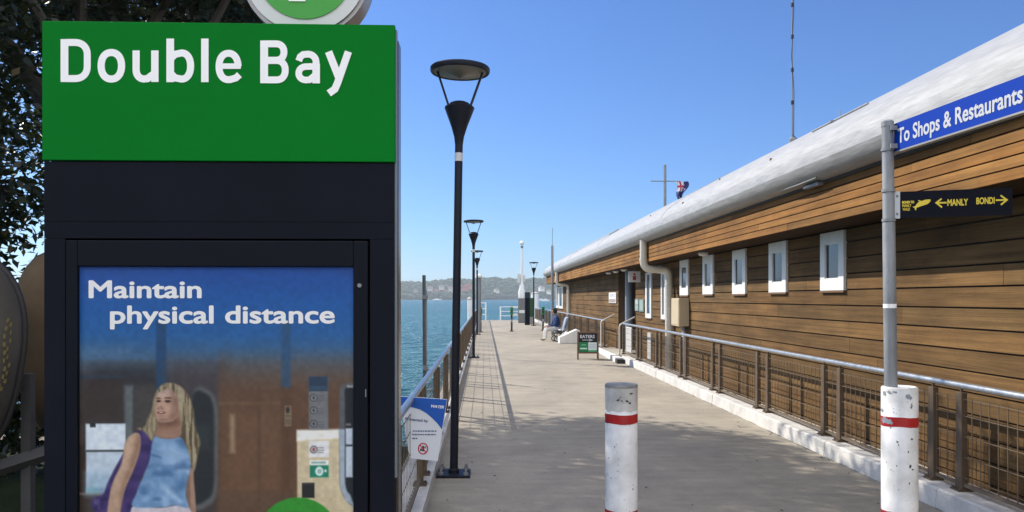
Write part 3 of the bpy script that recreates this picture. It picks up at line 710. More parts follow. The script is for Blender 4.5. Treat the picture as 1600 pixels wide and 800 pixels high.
# poster case: door frame, printed poster, glazing
px0, px1, pz1 = sg(121, 466).x, sg(552, 466).x, PY(340, 416.5, SY).z
mb = MB(); a, b, c, d = cx0+.005, cx1-.005, .47, cz1-.005
mb.box((a, -.002, c), (px0, .03, d)); mb.box((px1, -.002, c), (b, .03, d)); mb.box((px0, -.002, pz1), (px1, .03, d)); mb.box((px0, -.002, c), (px1, .03, .53))
case = mb.build('poster_case', mat('black case frame', (.006, .007, .013), .5, spec=.1), tot, bevel=.003)
mb = MB(); mb.lathe([(.006, 0), (.006, .003)], 10); o = mb.build('case_lock', dull_steel, case); o.rotation_euler = (R(90), 0, 0); o.location = (sg(562, 446).x, -.002, sg(562, 446).z)
mb = MB(); mb.box((sg(571, 0).x, -.004, sg(571, 620).z), (sg(572.5, 0).x, -.0021, sg(571, 608).z)); mb.build('case_catch', dull_steel, case)

# --- the printed poster: a grid of coloured points, painted as the print is
def paint_poster():
    st = 1.25
    xs = np.arange(121, 553.5, st); ys_ = np.arange(416, 1010, st)
    X, Y = np.meshgrid(xs, ys_); rng = np.random.RandomState(5)
    def hexc(h): h = h.lstrip('#'); return np.array([int(h[i:i+2], 16) for i in (0, 2, 4)], float)
    def blur_noise(cx, cy):
        g = rng.rand(int(Y.shape[0]/cy)+3, int(Y.shape[1]/cx)+3); yy = np.arange(Y.shape[0])/cy; xx = np.arange(Y.shape[1])/cx
        y0 = yy.astype(int); x0 = xx.astype(int); fy = (yy-y0)[:, None]; fx = (xx-x0)[None]; fy = fy*fy*(3-2*fy); fx = fx*fx*(3-2*fx)
        return (g[y0][:, x0]*(1-fy)*(1-fx)+g[y0+1][:, x0]*fy*(1-fx)+g[y0][:, x0+1]*(1-fy)*fx+g[y0+1][:, x0+1]*fy*fx)
    def smooth(p, n=5):
        p = np.array(p, float); m = len(p); out = []
        for i in range(m):
            a, b, c, d = p[i-1], p[i], p[(i+1) % m], p[(i+2) % m]
            for k in range(n):
                t = k/n; out.append(.5*((2*b)+(-a+c)*t+(2*a-5*b+4*c-d)*t*t+(-a+3*b-3*c+d)*t**3))
        return np.array(out)
    def cover(p, soft=1.6):
        p = np.array(p, float); lo = p.min(0)-soft*2; hi = p.max(0)+soft*2
        j0, j1 = np.searchsorted(ys_, [lo[1], hi[1]]); i0, i1 = np.searchsorted(xs, [lo[0], hi[0]])
        M = np.zeros_like(X)
        if j1 <= j0 or i1 <= i0: return M
        x, y = X[j0:j1, i0:i1], Y[j0:j1, i0:i1]; D = np.full(x.shape, 1e9); ins = np.zeros(x.shape, bool)
        for k in range(len(p)):
            ax, ay = p[k-1]; bx, by = p[k]; dx, dy_ = bx-ax, by-ay; l2 = dx*dx+dy_*dy_+1e-9
            t = np.clip(((x-ax)*dx+(y-ay)*dy_)/l2, 0, 1); D = np.minimum(D, np.hypot(x-ax-t*dx, y-ay-t*dy_))
            if ay != by: ins ^= ((ay > y) != (by > y)) & (x < (bx-ax)*(y-ay)/(by-ay)+ax)
        M[j0:j1, i0:i1] = np.clip(.5+np.where(ins, D, -D)/soft/2, 0, 1); return M
    img = np.zeros(X.shape+(3,))
    # vertical fade of the background
    keys = [(416, '#0f4a93'), (470, '#155a9e'), (520, '#27619a'), (560, '#4a6580'), (600, '#5c5a5a'), (650, '#5e4a3c'), (800, '#6a4a30'), (1010, '#5a4030')]
    kc = np.array([hexc(h) for _, h in keys]); ky = [k for k, _ in keys]
    for ch in range(3): img[..., ch] = np.interp(Y, ky, kc[:, ch])
    def put(mask, col, a=1.0):
        nonlocal img
        c = hexc(col) if isinstance(col, str) else col
        img = img*(1-(mask*a)[..., None])+c*(mask*a)[..., None]
    def rect(a, b, c, d, col, al=1, soft=1.2): put(cover([(a, b), (c, b), (c, d), (a, d)], soft), col, al)
    def oval(cx, cy, rx, ry, col, al=1, soft=1.2, n=20):
        put(cover([(cx+rx*math.cos(2*math.pi*k/n), cy+ry*math.sin(2*math.pi*k/n)) for k in range(n)], soft), col, al)
    fade = np.clip((Y-540)/70, 0, 1)
    # left: dark carriage with seats, dark uprights
    rect(118, 575, 345, 1010, '#3a3a40', .75, 18); rect(118, 690, 132, 1010, '#3a2c24', .8, 4); rect(118, 540, 200, 556, '#5a7a98', .45, 8); rect(140, 568, 245, 600, '#20262e', .5, 10)
    rect(125, 585, 190, 655, '#3c2e2a', .8, 10); rect(191, 600, 204, 690, '#6d7a7c', .75, 3); rect(206, 600, 240, 690, '#4a4644', .8, 4)
    rect(240, 500, 256, 615, '#20486e', .9, 2.5); rect(120, 584, 190, 588, '#24405c', .8, 3)
    rect(262, 560, 345, 640, '#4e4448', .5, 16)
    # right: warm timber coloured panels, uprights
    put(fade*cover([(338, 540), (554, 540), (554, 1010), (338, 1010)], 4), '#6a4a34', .85)
    rect(345, 640, 438, 790, '#785740', .55, 12); rect(356, 645, 364, 705, '#b09a78', .6, 3); rect(400, 600, 404, 790, '#523a2a', .5, 3); rect(340, 626, 436, 630, '#86684c', .5, 3)
    rect(437, 500, 452, 604, '#2e5478', .85, 3); rect(452, 604, 462, 800, '#644632', .5, 3); rect(437, 604, 452, 830, '#5c402c', .55, 3)
    rect(340, 765, 462, 800, '#5d4a3a', .5, 6)
    # dark rounded carriage window
    p = smooth([(300, 610), (322, 608), (336, 630), (337, 700), (336, 760), (326, 784), (296, 788), (290, 700)]); put(cover(p, 3), '#6f7a7e', .55); p2 = smooth([(298, 616), (318, 613), (330, 634), (331, 700), (330, 756), (321, 776), (294, 780), (290, 700)]); put(cover(p2, 3), '#22282e', .9)
    rect(300, 660, 326, 700, '#39454a', .5, 6)
    # pale window behind her
    rect(131, 659, 192, 766, '#b8c8d8', 1, 1.5); rect(131, 659, 192, 700, '#ccd8e6', 1, 1.5); rect(131, 735, 192, 768, '#8fb0c8', .7, 8); rect(131, 757, 165, 768, '#4f94a0', .5, 3); rect(131, 699, 192, 702, '#3e4448', 1, 1); rect(137, 657, 146, 664, '#2e3236', 1, 1); rect(118, 765, 160, 768, '#8d8a80', .7, 1.5)
    def Z(pts): return smooth([(120+a/3.335, 560+b/3.335) for a, b in pts])
    n1, n2, n3 = blur_noise(3, 14), blur_noise(9, 9), blur_noise(2, 30)
    # scarf and bag
    bag = Z([(310, 362), (345, 372), (382, 392), (382, 470), (352, 560), (318, 630), (296, 740), (280, 860), (120, 880), (90, 800), (62, 748), (75, 715), (125, 690), (150, 630), (185, 560), (215, 508), (250, 450)])
    put(cover(bag, 1.6), '#41316e'); put(cover(bag, 2)*(n2-.5), '#7a5ca0', .7); put(cover(Z([(70, 715), (120, 690), (140, 740), (130, 800), (85, 790)]), 4)*(n1 > .5), '#5f4c86', .5)
    oval(155, 762, 3, 5, '#8f86b8', .6); oval(160, 775, 4, 3, '#2a2048', .7); oval(147, 780, 3, 4, '#7468a0', .5)
    # hair behind
    hair = Z([(458, 122), (512, 130), (556, 165), (584, 218), (600, 280), (606, 350), (630, 420), (620, 490), (606, 558), (590, 580), (572, 520), (548, 450), (530, 400), (500, 392), (420, 385), (392, 395), (376, 418), (342, 372), (298, 354), (342, 345), (358, 300), (378, 255), (388, 200), (408, 155), (430, 132)])
    hm = cover(hair, 1.8); put(hm, '#857659'); put(hm*(n3 > .6), '#a59a7e', .55); put(hm*(n3 < .38), '#4c4030', .65); put(hm*np.clip((610-Y)/50, 0, 1), '#8593a0', .6)
    # right arm, left arm
    put(cover(Z([(562, 590), (592, 560), (600, 640), (606, 720), (610, 860), (575, 860), (560, 700)]), 1.5), '#a5826c'); put(cover(Z([(560, 600), (572, 590), (580, 700), (578, 860), (568, 860)]), 2), '#6e5446', .6)
    # trousers
    tr = Z([(282, 752), (420, 764), (566, 756), (590, 900), (600, 1300), (470, 1320), (430, 1000), (400, 1320), (270, 1320), (268, 900)])
    put(cover(tr, 1.6), '#c4bcc4'); put(cover(tr, 3)*(n2-.4), '#9a92a0', .5)
    # blouse
    top_ = Z([(396, 392), (432, 404), (480, 406), (522, 398), (552, 436), (574, 496), (579, 560), (560, 640), (556, 700), (566, 764), (500, 752), (420, 762), (280, 756), (300, 685), (330, 610), (366, 520), (378, 440)])
    tm = cover(top_, 1.6); put(tm, '#6a93c0'); put(tm*np.clip((n2-.45)*2, 0, 1), '#93b5da', .75); put(tm*np.clip((.42-blur_noise(16, 8))*2.4, 0, 1), '#345f92', .8)
    put(cover(Z([(420, 430), (500, 430), (545, 500), (470, 540), (420, 500)]), 9), '#9dbbdc', .5); put(cover(Z([(520, 590), (560, 610), (552, 690), (500, 690)]), 7)*tm, '#3a6698', .55)
    put(cover(Z([(372, 484), (420, 498), (425, 508), (376, 496)]), 2)*tm, '#33588a', .6); put(cover(Z([(430, 640), (500, 690), (540, 740), (520, 742), (470, 705), (425, 660)]), 4)*tm, '#aecbe6', .6)
    # neck and shoulder skin
    neck = Z([(408, 312), (470, 300), (522, 280), (528, 340), (524, 396), (480, 406), (432, 404), (394, 388), (402, 350)]); put(cover(neck, 1.6), '#9c7460'); put(cover(Z([(410, 320), (500, 305), (520, 330), (470, 352), (420, 345)]), 5), '#74503e', .7); put(cover(Z([(420, 385), (470, 370), (500, 395), (450, 402)]), 5), '#b08a74', .5)
    arm = Z([(258, 400), (292, 376), (318, 392), (316, 468), (282, 570), (242, 660), (218, 760), (200, 880), (140, 880), (158, 700), (180, 620), (222, 530), (236, 440)])
    am = cover(arm, 1.6); put(am, '#b8957c'); put(cover(Z([(300, 400), (318, 410), (312, 470), (275, 575), (235, 660), (214, 770), (225, 640), (268, 540)]), 4)*am, '#8a6750', .7); put(cover(Z([(250, 420), (272, 400), (265, 480), (215, 590), (180, 680), (190, 610), (230, 520)]), 5)*am, '#d0ae94', .5)
    # face
    face = Z([(412, 168), (450, 150), (488, 160), (512, 196), (524, 240), (520, 280), (492, 312), (450, 323), (418, 320), (402, 304), (396, 280), (392, 262), (397, 240), (396, 205)])
    fm = cover(face, 1.5); put(fm, '#b48e7a'); put(cover(Z([(480, 170), (514, 200), (524, 245), (518, 285), (485, 312), (470, 300), (492, 250)]), 6)*fm, '#845f4d', .75); put(cover(Z([(405, 172), (445, 160), (470, 178), (450, 198), (408, 195)]), 5)*fm, '#c4a594', .7)
    put(cover(Z([(432, 235), (470, 230), (480, 262), (450, 275)]), 5)*fm, '#c79c86', .6); put(fm*np.clip((618-Y)/22, 0, 1), '#8f9aa6', .35)
    def dot(a, b, rx, ry, col, al=1, soft=1): oval(120+a/3.335, 560+b/3.335, rx/3.335, ry/3.335, col, al, soft)
    dot(414, 213, 14, 8, '#7a5848', .6); dot(462, 214, 19, 9, '#744f40', .65); dot(414, 214, 10, 5, '#231a1a', .95, .6); dot(462, 215, 13, 5, '#231a1a', .95, .6); dot(412, 199, 14, 3.6, '#4a3628', .85, .6); dot(463, 197, 20, 4, '#4a3628', .85, .6)
    dot(424, 245, 10, 7, '#9a7260', .7); dot(418, 232, 5, 14, '#cfa995', .5); dot(428, 273, 23, 7.5, '#7c3c36', .9, .6); dot(427, 271.5, 13, 2.6, '#d8ccc6', .9, .5); dot(412, 252, 3.5, 3, '#6a4034', .8, .6); dot(434, 253, 4, 3, '#6a4034', .8, .6); dot(428, 290, 16, 5, '#94705e', .4); dot(440, 310, 26, 9, '#8a6654', .4)
    # hair in front
    fr = Z([(455, 124), (500, 128), (548, 165), (580, 225), (592, 300), (606, 380), (622, 440), (600, 545), (585, 470), (560, 400), (538, 330), (524, 270), (514, 205), (494, 165), (462, 148)]); fmk = cover(fr, 2)
    put(fmk, '#8d7e62'); put(fmk*(n3 > .58), '#b3a78a', .6); put(fmk*(n3 < .38), '#524530', .7); put(fmk*np.clip((600-Y)/34, 0, 1), '#8b9cab', .7)
    fl = Z([(462, 124), (425, 138), (404, 168), (392, 220), (380, 265), (362, 310), (350, 350), (360, 385), (376, 412), (392, 392), (405, 340), (398, 300), (392, 262), (396, 205), (412, 168), (450, 150)]); flm = cover(fl, 1.8)
    put(flm, '#8b7c60'); put(flm*(n1 > .6), '#aea284', .6); put(flm*(n1 < .34), '#584a34', .7); put(flm*np.clip((598-Y)/30, 0, 1), '#8b9cab', .7)
    # cream driver's cabinet with notices
    def Q(a, b): return (430+a/3.479, 570+b/3.479)
    put(cover([Q(110, 352), Q(425, 352), Q(425, 1500), Q(118, 1500)], 1.5), '#cdbd98'); put(cover([Q(110, 348), Q(378, 344), Q(378, 392), Q(110, 408)], 2.2), '#e8e6dc'); put(cover([Q(118, 700), Q(340, 720), Q(340, 1200), Q(118, 1200)], 10), '#b8a67e', .4)
    rr = [Q(176, 60), Q(280, 60), Q(284, 348), Q(176, 348)]; put(cover(rr, 1.5), '#76808a', .8); rr = [Q(174, 58), Q(280, 58), Q(280, 138), Q(176, 138)]; put(cover(rr, 1.3), '#27405c'); rr = [Q(178, 110), Q(278, 110), Q(278, 130), Q(178, 130)]; put(cover(rr, 1.5), '#3d566e', .8)
    rr = [Q(176, 408), Q(288, 408), Q(288, 496), Q(176, 496)]; put(cover(rr, 1.3), '#dcdcdc')
    for b in (174, 242, 314, 454):
        cx, cy = Q(203, b); oval(cx, cy, 6, 6, '#383c42', .85); oval(cx, cy, 4.4, 4.4, '#98a0a6' if b < 400 else '#e0dcdc', .9); oval(cx, cy, 2.2, 2.8, '#3c3438' if b != 454 else '#a03038', .9)
        for k in (-12, 2, 14): q1, q2 = Q(224, b+k), Q(262-(k % 9), b+k+5); rect(q1[0], q1[1], q2[0], q2[1], '#4e5660', .6, .8)
    q1, q2 = Q(182, 540), Q(285, 605); rect(*Q(182, 512), *Q(285, 540), '#e6e6e0'); rect(*Q(190, 520), *Q(270, 530), '#4f8f84', .7, 1); rect(*q1, *q2, '#108a6c'); cx, cy = Q(234, 572); oval(cx, cy, 6.5, 7.2, '#d8e6e0'); oval(cx, cy, 3.6, 4, '#7fae9e', .8); cx, cy = Q(268, 570); oval(cx, cy, 2, 2.4, '#d8e6e0')
    rect(*Q(138, 634), *Q(207, 716), '#26262a'); rect(*Q(140, 636), *Q(205, 644), '#4a4a50', .8, 1)
    rect(*Q(42, 215), *Q(80, 328), '#8a7a62', .75); oval(*Q(60, 240), 3, 5, '#2c2c2e', .9); rect(*Q(48, 268), *Q(74, 274), '#3a3632', .7, 1); rect(*Q(48, 290), *Q(74, 318), '#5c5246', .5, 1)
    # rounded door window at the right edge
    dw = smooth([Q(345, 380), Q(346, 140), Q(372, 100), Q(430, 100), Q(440, 200), Q(440, 700), Q(432, 762), Q(385, 735), Q(350, 660), Q(345, 520)]); put(cover(dw, 2), '#59646e', .8); put(cover([Q(344, 346), Q(378, 346), Q(380, 640), Q(425, 720), Q(425, 762), Q(380, 735), Q(350, 660)], 1.5), '#9aa8b8')
    dw = smooth([Q(376, 200), Q(378, 128), Q(425, 120), Q(430, 300), Q(430, 715), Q(404, 700), Q(378, 640), Q(377, 400)]); put(cover(dw, 2), '#1c242e'); rect(*Q(380, 340), *Q(418, 606), '#b9c6d6'); rect(*Q(380, 428), *Q(418, 438), '#2c343c'); rect(*Q(388, 106), *Q(420, 120), '#c8ccd0', .7); rect(*Q(380, 313), *Q(408, 326), '#8a8480', .8)
    # big green disc at the foot of the poster
    oval(463, 842, 67, 67, '#2f9a2c', 1, 1.2, 60)
    # paper speckle
    img *= (1+.05*(rng.rand(*X.shape)-.5))[..., None]; img *= (1+.10*(blur_noise(5, 5)-.5))[..., None]
    grey = img.mean(-1, keepdims=True); img = grey+(img-grey)*np.where(Y < 560, 1.0, .82)[..., None]
    img = (img-88)*1.14+84
    img = np.clip(img, 4, 255)/255
    L_ = np.clip(np.where(img <= .04045, img/12.92, ((img+.055)/1.055)**2.4)*1.02, 0, .92)
    H, W = X.shape
    tx = px0+(px1-px0)*(X-xs[0])/(xs[-1]-xs[0]); tz = pz1-(Y-ys_[0])*(SY/1250/.9994)
    co = np.stack([tx, np.full(X.shape, .012), tz], -1).reshape(-1, 3)
    idx = np.arange(H*W).reshape(H, W); f = np.stack([idx[:-1, :-1], idx[1:, :-1], idx[1:, 1:], idx[:-1, 1:]], -1).reshape(-1, 4)
    me = bpy.data.meshes.new('poster'); me.vertices.add(H*W); me.vertices.foreach_set('co', co.ravel())
    me.loops.add(f.size); me.loops.foreach_set('vertex_index', f.ravel()); me.polygons.add(len(f)); me.polygons.foreach_set('loop_start', np.arange(0, f.size, 4)); me.polygons.foreach_set('loop_total', np.full(len(f), 4)); me.update(calc_edges=True)
    ca = me.color_attributes.new('print', 'FLOAT_COLOR', 'POINT'); ca.data.foreach_set('color', np.concatenate([L_.reshape(-1, 3), np.ones((H*W, 1))], 1).ravel().astype(np.float32))
    m = bpy.data.materials.new('printed poster'); m.use_nodes = True; b = m.node_tree.nodes['Principled BSDF']; b.inputs['Roughness'].default_value = .6
    a_ = m.node_tree.nodes.new('ShaderNodeAttribute'); a_.attribute_name = 'print'; m.node_tree.links.new(a_.outputs['Color'], b.inputs['Base Color'])
    me.materials.append(m); o = bpy.data.objects.new('poster', me); C.objects.link(o); o.parent = case; return o
pst = paint_poster()
def ptext(body, x0, x1, yb, cap, bold):
    O = sg(x0, yb); O.y = .012; return text('poster_lettering', body, O, (1, 0, 0), (0, 0, 1), sg(x1, yb).x-O.x, cap*SY/1250, letter_white, case, bold, lift=.0012)
ptext('Maintain', 135.5, 313, 466, 28, .025); ptext('physical distance', 169, 522, 506, 28.5, .025)
# glazing in front of the print
gm = bpy.data.materials.new('poster glazing'); gm.use_nodes = True; nt = gm.node_tree; nt.nodes.remove(nt.nodes['Principled BSDF'])
tr_, gl, mxs, lw = nt.nodes.new('ShaderNodeBsdfTransparent'), nt.nodes.new('ShaderNodeBsdfGlossy'), nt.nodes.new('ShaderNodeMixShader'), nt.nodes.new('ShaderNodeFresnel')
gl.inputs['Roughness'].default_value = .03; lw.inputs['IOR'].default_value = 1.12
nt.links.new(lw.outputs[0], mxs.inputs[0]); nt.links.new(tr_.outputs[0], mxs.inputs[1]); nt.links.new(gl.outputs[0], mxs.inputs[2]); nt.links.new(mxs.outputs[0], nt.nodes['Material Output'].inputs[0])
mb = MB(); mb.add([(px0, .006, .53), (px1, .006, .53), (px1, .006, pz1), (px0, .006, pz1)], [(0, 1, 2, 3)]); mb.build('glazing', gm, case)

# --- station name in monoline sign lettering
def F(u, v, lift): p = sg(u, v); return Vector((p.x, -.0012-lift, p.z))
mb = MB(); w, lf = 11.4, [0.0]
def stroke(pts, ww=w, closed=False): lf[0] += .00006; ribbon(mb, pts, ww, F, lf[0], closed)
def ln(a, b, ww=w): stroke([a, b], ww)
ln((101.1, 61.3), (101.1, 128.3), 12.2)                                                        # D
stroke([(104, 66.6)]+arc(117, 86, 19.7, 19.4, -90, 0, 12, 2.25)+arc(117, 103.6, 19.7, 19.4, 0, 90, 12, 2.25)+[(104, 123)], 10.9)
stroke(arc(174.3, 103, 15.9, 20.7, 0, 360, 44, 2.2)[:-1], 11.2, True)                          # o
stroke([(213, 79), (213, 109)]+arc(225.5, 109, 12.5, 14.6, 180, 90, 10, 2.1)+[(231, 123), (240, 116)], 11.2)   # u
ln((242.3, 79), (242.3, 128.3), 11.6)
ln((266.3, 60.5), (266.3, 128.6), 12); stroke([(268, 91), (274, 85)]+arc(284, 103.4, 14.1, 20.4, -90, 90, 22, 2.2)+[(274, 122), (268, 116)], 11)   # b
ln((320.4, 60.5), (320.4, 128.6), 11.6)                                                        # l
stroke([(344, 103.6), (376.6, 103.6)], 8.6); stroke(arc(357.4, 104.2, 14.8, 20.6, 0, -285, 40, 2.2)+[(369, 122), (374.4, 117)], 10.8)  # e
ln((413, 63.5), (413, 130.3), 12.2)                                                            # B
stroke([(416, 68.8), (431, 68.8)]+arc(431.5, 81.6, 12.4, 12.8, -90, 90, 16, 2.2)+[(416, 94.4)], 10.7)
stroke([(416, 94.9), (432, 94.9)]+arc(432.5, 110, 13.5, 15.1, -90, 90, 18, 2.2)+[(416, 125.1)], 10.7)
ln((494.2, 100), (494.2, 130.5), 11.8); stroke([(467, 95.5), (469.5, 89), (474, 85.6)]+arc(481, 99, 13.2, 14, -90, 0, 10, 2.2)+[(494.2, 104)], 10.6)   # a
stroke([(494, 104), (480, 104.4)]+arc(478.6, 114.9, 11.6, 10.5, -90, -270, 16, 2.1)+[(484, 125), (493, 117.5)], 10.2)
stroke([(513.6, 81), (531, 125)], 11.6); stroke([(544.6, 81), (527.6, 130), (523.5, 139.5), (514, 146.3)], 11.4)   # y
dbl = mb.build('lettering', letter_white, gpan)

# --- round ferry wharf roundel on top
rc = sg(473.5, -50); Rr = 101*SY/1250
rd = thing('wharf_roundel', 'round green and white disc sign fixed above the station sign', 'sign', S0)
def disc(name, r, y0, y1, m, hole=None):
    mb = MB(); mb.lathe([(r, 0), (r, y1-y0)], 56); o = mb.build(name, m, rd, smooth=True); o.rotation_euler = (R(90), 0, 0); o.location = (rc.x, y1, rc.z); return o
disc('rim', Rr, .03, .115, mat('brushed metal rim', (.36, .33, .30), .32, .8, var=.2, vscale=10)); disc('face_ring', Rr*.94, .022, .0297, mat('pale grey ring', (.62, .64, .62), .45)); disc('green_face', Rr*.745, .018, .0217, mat('bright green', (.045, .33, .035), .4))
mb = MB(); u = Rr
for (a, b, c, d) in ((-.24, -.48, .02, .48), (.02, .22, .34, .48), (.02, -.10, .26, .14)): mb.box((rc.x+a*u, .0150, rc.z+b*u), (rc.x+c*u-.0005, .0177, rc.z+d*u))
mb.build('letter', letter_white, rd)
mb = MB(); mb.box((rc.x-.05, .07, ZT-.003), (rc.x+.05, .10, rc.z-Rr*.9)); mb.build('bracket', dull_steel, rd)

# ================================================================== BOLLARDS AND SIGN POST
def bollard(px, d, zt, r, bands, name_label, seed):
    q = at(px, 466, d); t = thing('bollard', name_label, 'bollard', (q.x, q.y, .001), 0, 'striped white bollards')
    mb = MB(); mb.lathe([(r, 0), (r, zt-.008), (r-.004, zt-.002), (r-.01, zt), (r-.02, zt-.004), (.01, zt-.006)], 40); bo = mb.build('post', chipped_white('chipped white paint %d' % seed, seed), t, smooth=True)
    for a, b in bands:
        mb = MB(); n = 48; vs = []
        for k in range(n):
            th = 2*math.pi*k/n; j = .0022*math.sin(th*3+seed)+random.uniform(-.0009, .0009)
            for z in (a+j, b+j*.7): vs.append(((r+.0011)*math.cos(th), (r+.0011)*math.sin(th), z))
        fs = [(2*k, (2*k+2) % (2*n), (2*k+3) % (2*n), 2*k+1) for k in range(n)]; mb.add(vs, fs); mb.build('red_band', red_paint, bo, smooth=True)
    return t, bo
b1, bo = bollard(970.8, 4.05, 1.163, .0815, ((.972, 1.018), (.49, .536)), 'scuffed white bollard with red bands standing alone in mid walkway', 3)
mb = MB(); n = 40; r = .0815
vs = [((r+.0007)*math.cos(2*math.pi*k/n), (r+.0007)*math.sin(2*math.pi*k/n), z+.004*math.sin(k*1.3)*(z < 1.14)) for k in range(n) for z in (1.035, 1.155)]
mb.add(vs, [(2*k, (2*k+2) % (2*n), (2*k+3) % (2*n), 2*k+1) for k in range(n)])
grimy = chipped_white('grimy bollard head', 9, (.06, .06, .06)); 
e = [x for x in grimy.node_tree.nodes if x.type == 'VALTORGB'][0].color_ramp.elements; e[0].color = (.34, .335, .32, 1); e[1].color = (.64, .63, .60, 1)
mb.build('grimy_head', grimy, bo, smooth=True)
mb = MB(); mb.lathe([(r+.0012, 1.150), (r+.0018, 1.157), (r-.002, 1.1665), (.02, 1.1675)], 40); mb.build('cap', mat('grey cap', (.26, .26, .25), .6, var=.4, vscale=30), bo, smooth=True)
b2, bo2 = bollard(1405.5, 3.88, 1.172, .0825, ((.984, 1.030), (.53, .576)), 'white bollard with red bands and peeling patches round the sign pole', 14)
def peel(bo, r, spots, m, seed, face=-math.pi/2):  # worn spots on a bollard: paint peeled to steel, dark scuffs
    rng = random.Random(seed); mb = MB()
    for px_off, z, w_, h_ in spots:          # sideways offset as a share of the radius, height, size
        a0 = face+math.asin(max(-.99, min(.99, px_off))); n = 14; vs = []
        for k in range(n):
            t_ = 2*math.pi*k/n; q_ = rng.uniform(.55, 1.25); vs.append((a0+math.cos(t_)*w_*q_/r, z+math.sin(t_)*h_*q_))
        P = [((r+.0019)*math.cos(a), (r+.0019)*math.sin(a), z_) for a, z_ in [(a0, z)]+vs]
        mb.add(P, [(0, 1+k, 1+(k+1) % n) for k in range(n)])
    return mb.build('paint_wear', m, bo)
F1a = math.atan2(-b1.location.y, -b1.location.x); F2a = math.atan2(-b2.location.y, -b2.location.x)
bare = mat('bare grey steel patch', (.27, .30, .34), .6, var=.3, vscale=30); scuff = mat('dark scuff', (.05, .05, .05), .8, var=.3, vscale=40)
peel(bo2, .0825, [(-.80, 1.012, .030, .016), (-.52, 1.005, .018, .013), (-.92, 1.055, .012, .010), (.45, 1.135, .012, .010), (.55, 1.125, .008, .008), (-.55, 1.150, .012, .006), (-.25, 1.152, .014, .005), (-.8, 1.14, .010, .012), (.62, 1.09, .005, .012)], bare, 3, F2a)
peel(bo2, .0825, [(.55, .80, .006, .008), (.68, .785, .007, .004), (.45, .87, .003, .005), (-.1, .915, .007, .004), (-.05, .90, .003, .004), (.5, .72, .003, .006), (-.15, .80, .003, .004), (.6, 1.08, .004, .006), (.62, .93, .006, .004)], scuff, 5, F2a)
peel(bo, .0815, [(-.2, 1.092, .008, .005), (.35, 1.088, .010, .006), (.5, 1.078, .008, .005), (.6, 1.125, .012, .004), (-.4, .86, .003, .004), (-.75, .80, .003, .004), (-.2, .74, .003, .003)], scuff, 8, F1a)
# the post
q = at(1392, 466, 3.88); PL = Vector((q.x, q.y, 0))
sp = thing('sign_post', 'grey galvanised sign pole rising from the peeling bollard', 'post', (q.x, q.y, 1.166), 0); sp.rotation_euler = (0, R(-.75), 0)
H = at(1392, 191, 3.88).z-1.166
mb = MB(); mb.lathe([(.0300, 0), (.0290, H*.62), (.0270, H*.625), (.0265, H)], 24); mb.build('pole', galv_dull, sp, smooth=True)
mb = MB(); mb.lathe([(.0285, H-.022), (.0285, H+.002), (.018, H+.010), (.002, H+.012)], 24); mb.build('cap', galv_dull, sp, smooth=True)
zz = at(1392, 478, 3.88).z-1.166
mb = MB(); mb.lathe([(.0303, zz-.010), (.0303, zz+.010)], 24); mb.build('white_tape', letter_white, sp)
mb = MB()
for py in (234, 298, 344): z = at(1392, py, 3.88).z-1.166; mb.lathe([(.0315, z-.007), (.0315, z+.007)], 24)
mb.each('strap', galv_dull, sp)
# blue blade, running back towards the viewer's side
def blade(O, U, L_, h, th, m, name, label, lip):
    U = Vector(U).normalized(); V = Vector((0, 0, 1)); Nn = U.cross(V)
    t = thing(name, label, 'sign', O); mb = MB()
    pts = [(a*L_, b*h) for a, b in ((0, 0), (1, 0), (1, 1), (0, 1))]
    mb.prism(pts, lambda u, v: U*u+V*v, lambda u, v: U*u+V*v-Nn*th); mb.build('panel', m, t)
    mb = MB(); mb.prism([(a*L_, b*.010-.0085) for a, b in ((0, 0), (1, 0), (1, .8), (0, .8))], lambda u, v: U*u+V*v+Nn*.004, lambda u, v: U*u+V*v-Nn*(th+.004)); 
    if lip: mb.build('lower_edge', mat('aluminium extrusion', (.35, .34, .32), .45, .5), t)
    return t, U, V, Nn
p0 = PX(1396.5, 237.5, PL.x+.02); 
A = at(1397, 237, 3.87); Bp = at(1600, 163.5, 3.02); Bp.z = A.z
Ub = (Bp-A)*1; Ub.z = 0; hB = 43.3*3.87/1250
t, U, V, Nn = blade(A, Ub, 1.35, hB, .022, sign_blue, 'direction_sign', 'blue blade sign reading To Shops and Restaurants on the grey pole', True)
def along(px):                       # distance along the blade for a photo column
    k = (px-800)/1250; # solve ray (k) with line A+U s
    dx, dy_ = SA+k*CA, CA-k*SA
    return (A.y*dx-A.x*dy_)/(U.x*dy_-U.y*dx)
s0, s1 = along(1403), along(1598.5)
text('lettering', 'To Shops & Restaurants', U*s0+V*(hB*.24), U, V, s1-s0, hB*.54, mat('pale grey vinyl', (.50, .52, .55), .6, spec=.1), t, .024, lift=.0012)
mb = MB()
for z in (.012, hB-.035): mb.box((-.03, -.03, z), (.012, .004, z+.022))
mb.build('bracket', galv_dull, t)
mb = MB()
for v in (.14, .86): c = U*(-.006)+V*(hB*v)+Nn*.004; mb.lathe([(.006, -.004), (.006, .004)], 8, 0, c)
mb.each('bolt', mat('rusty bolt', (.10, .05, .03), .7), t)
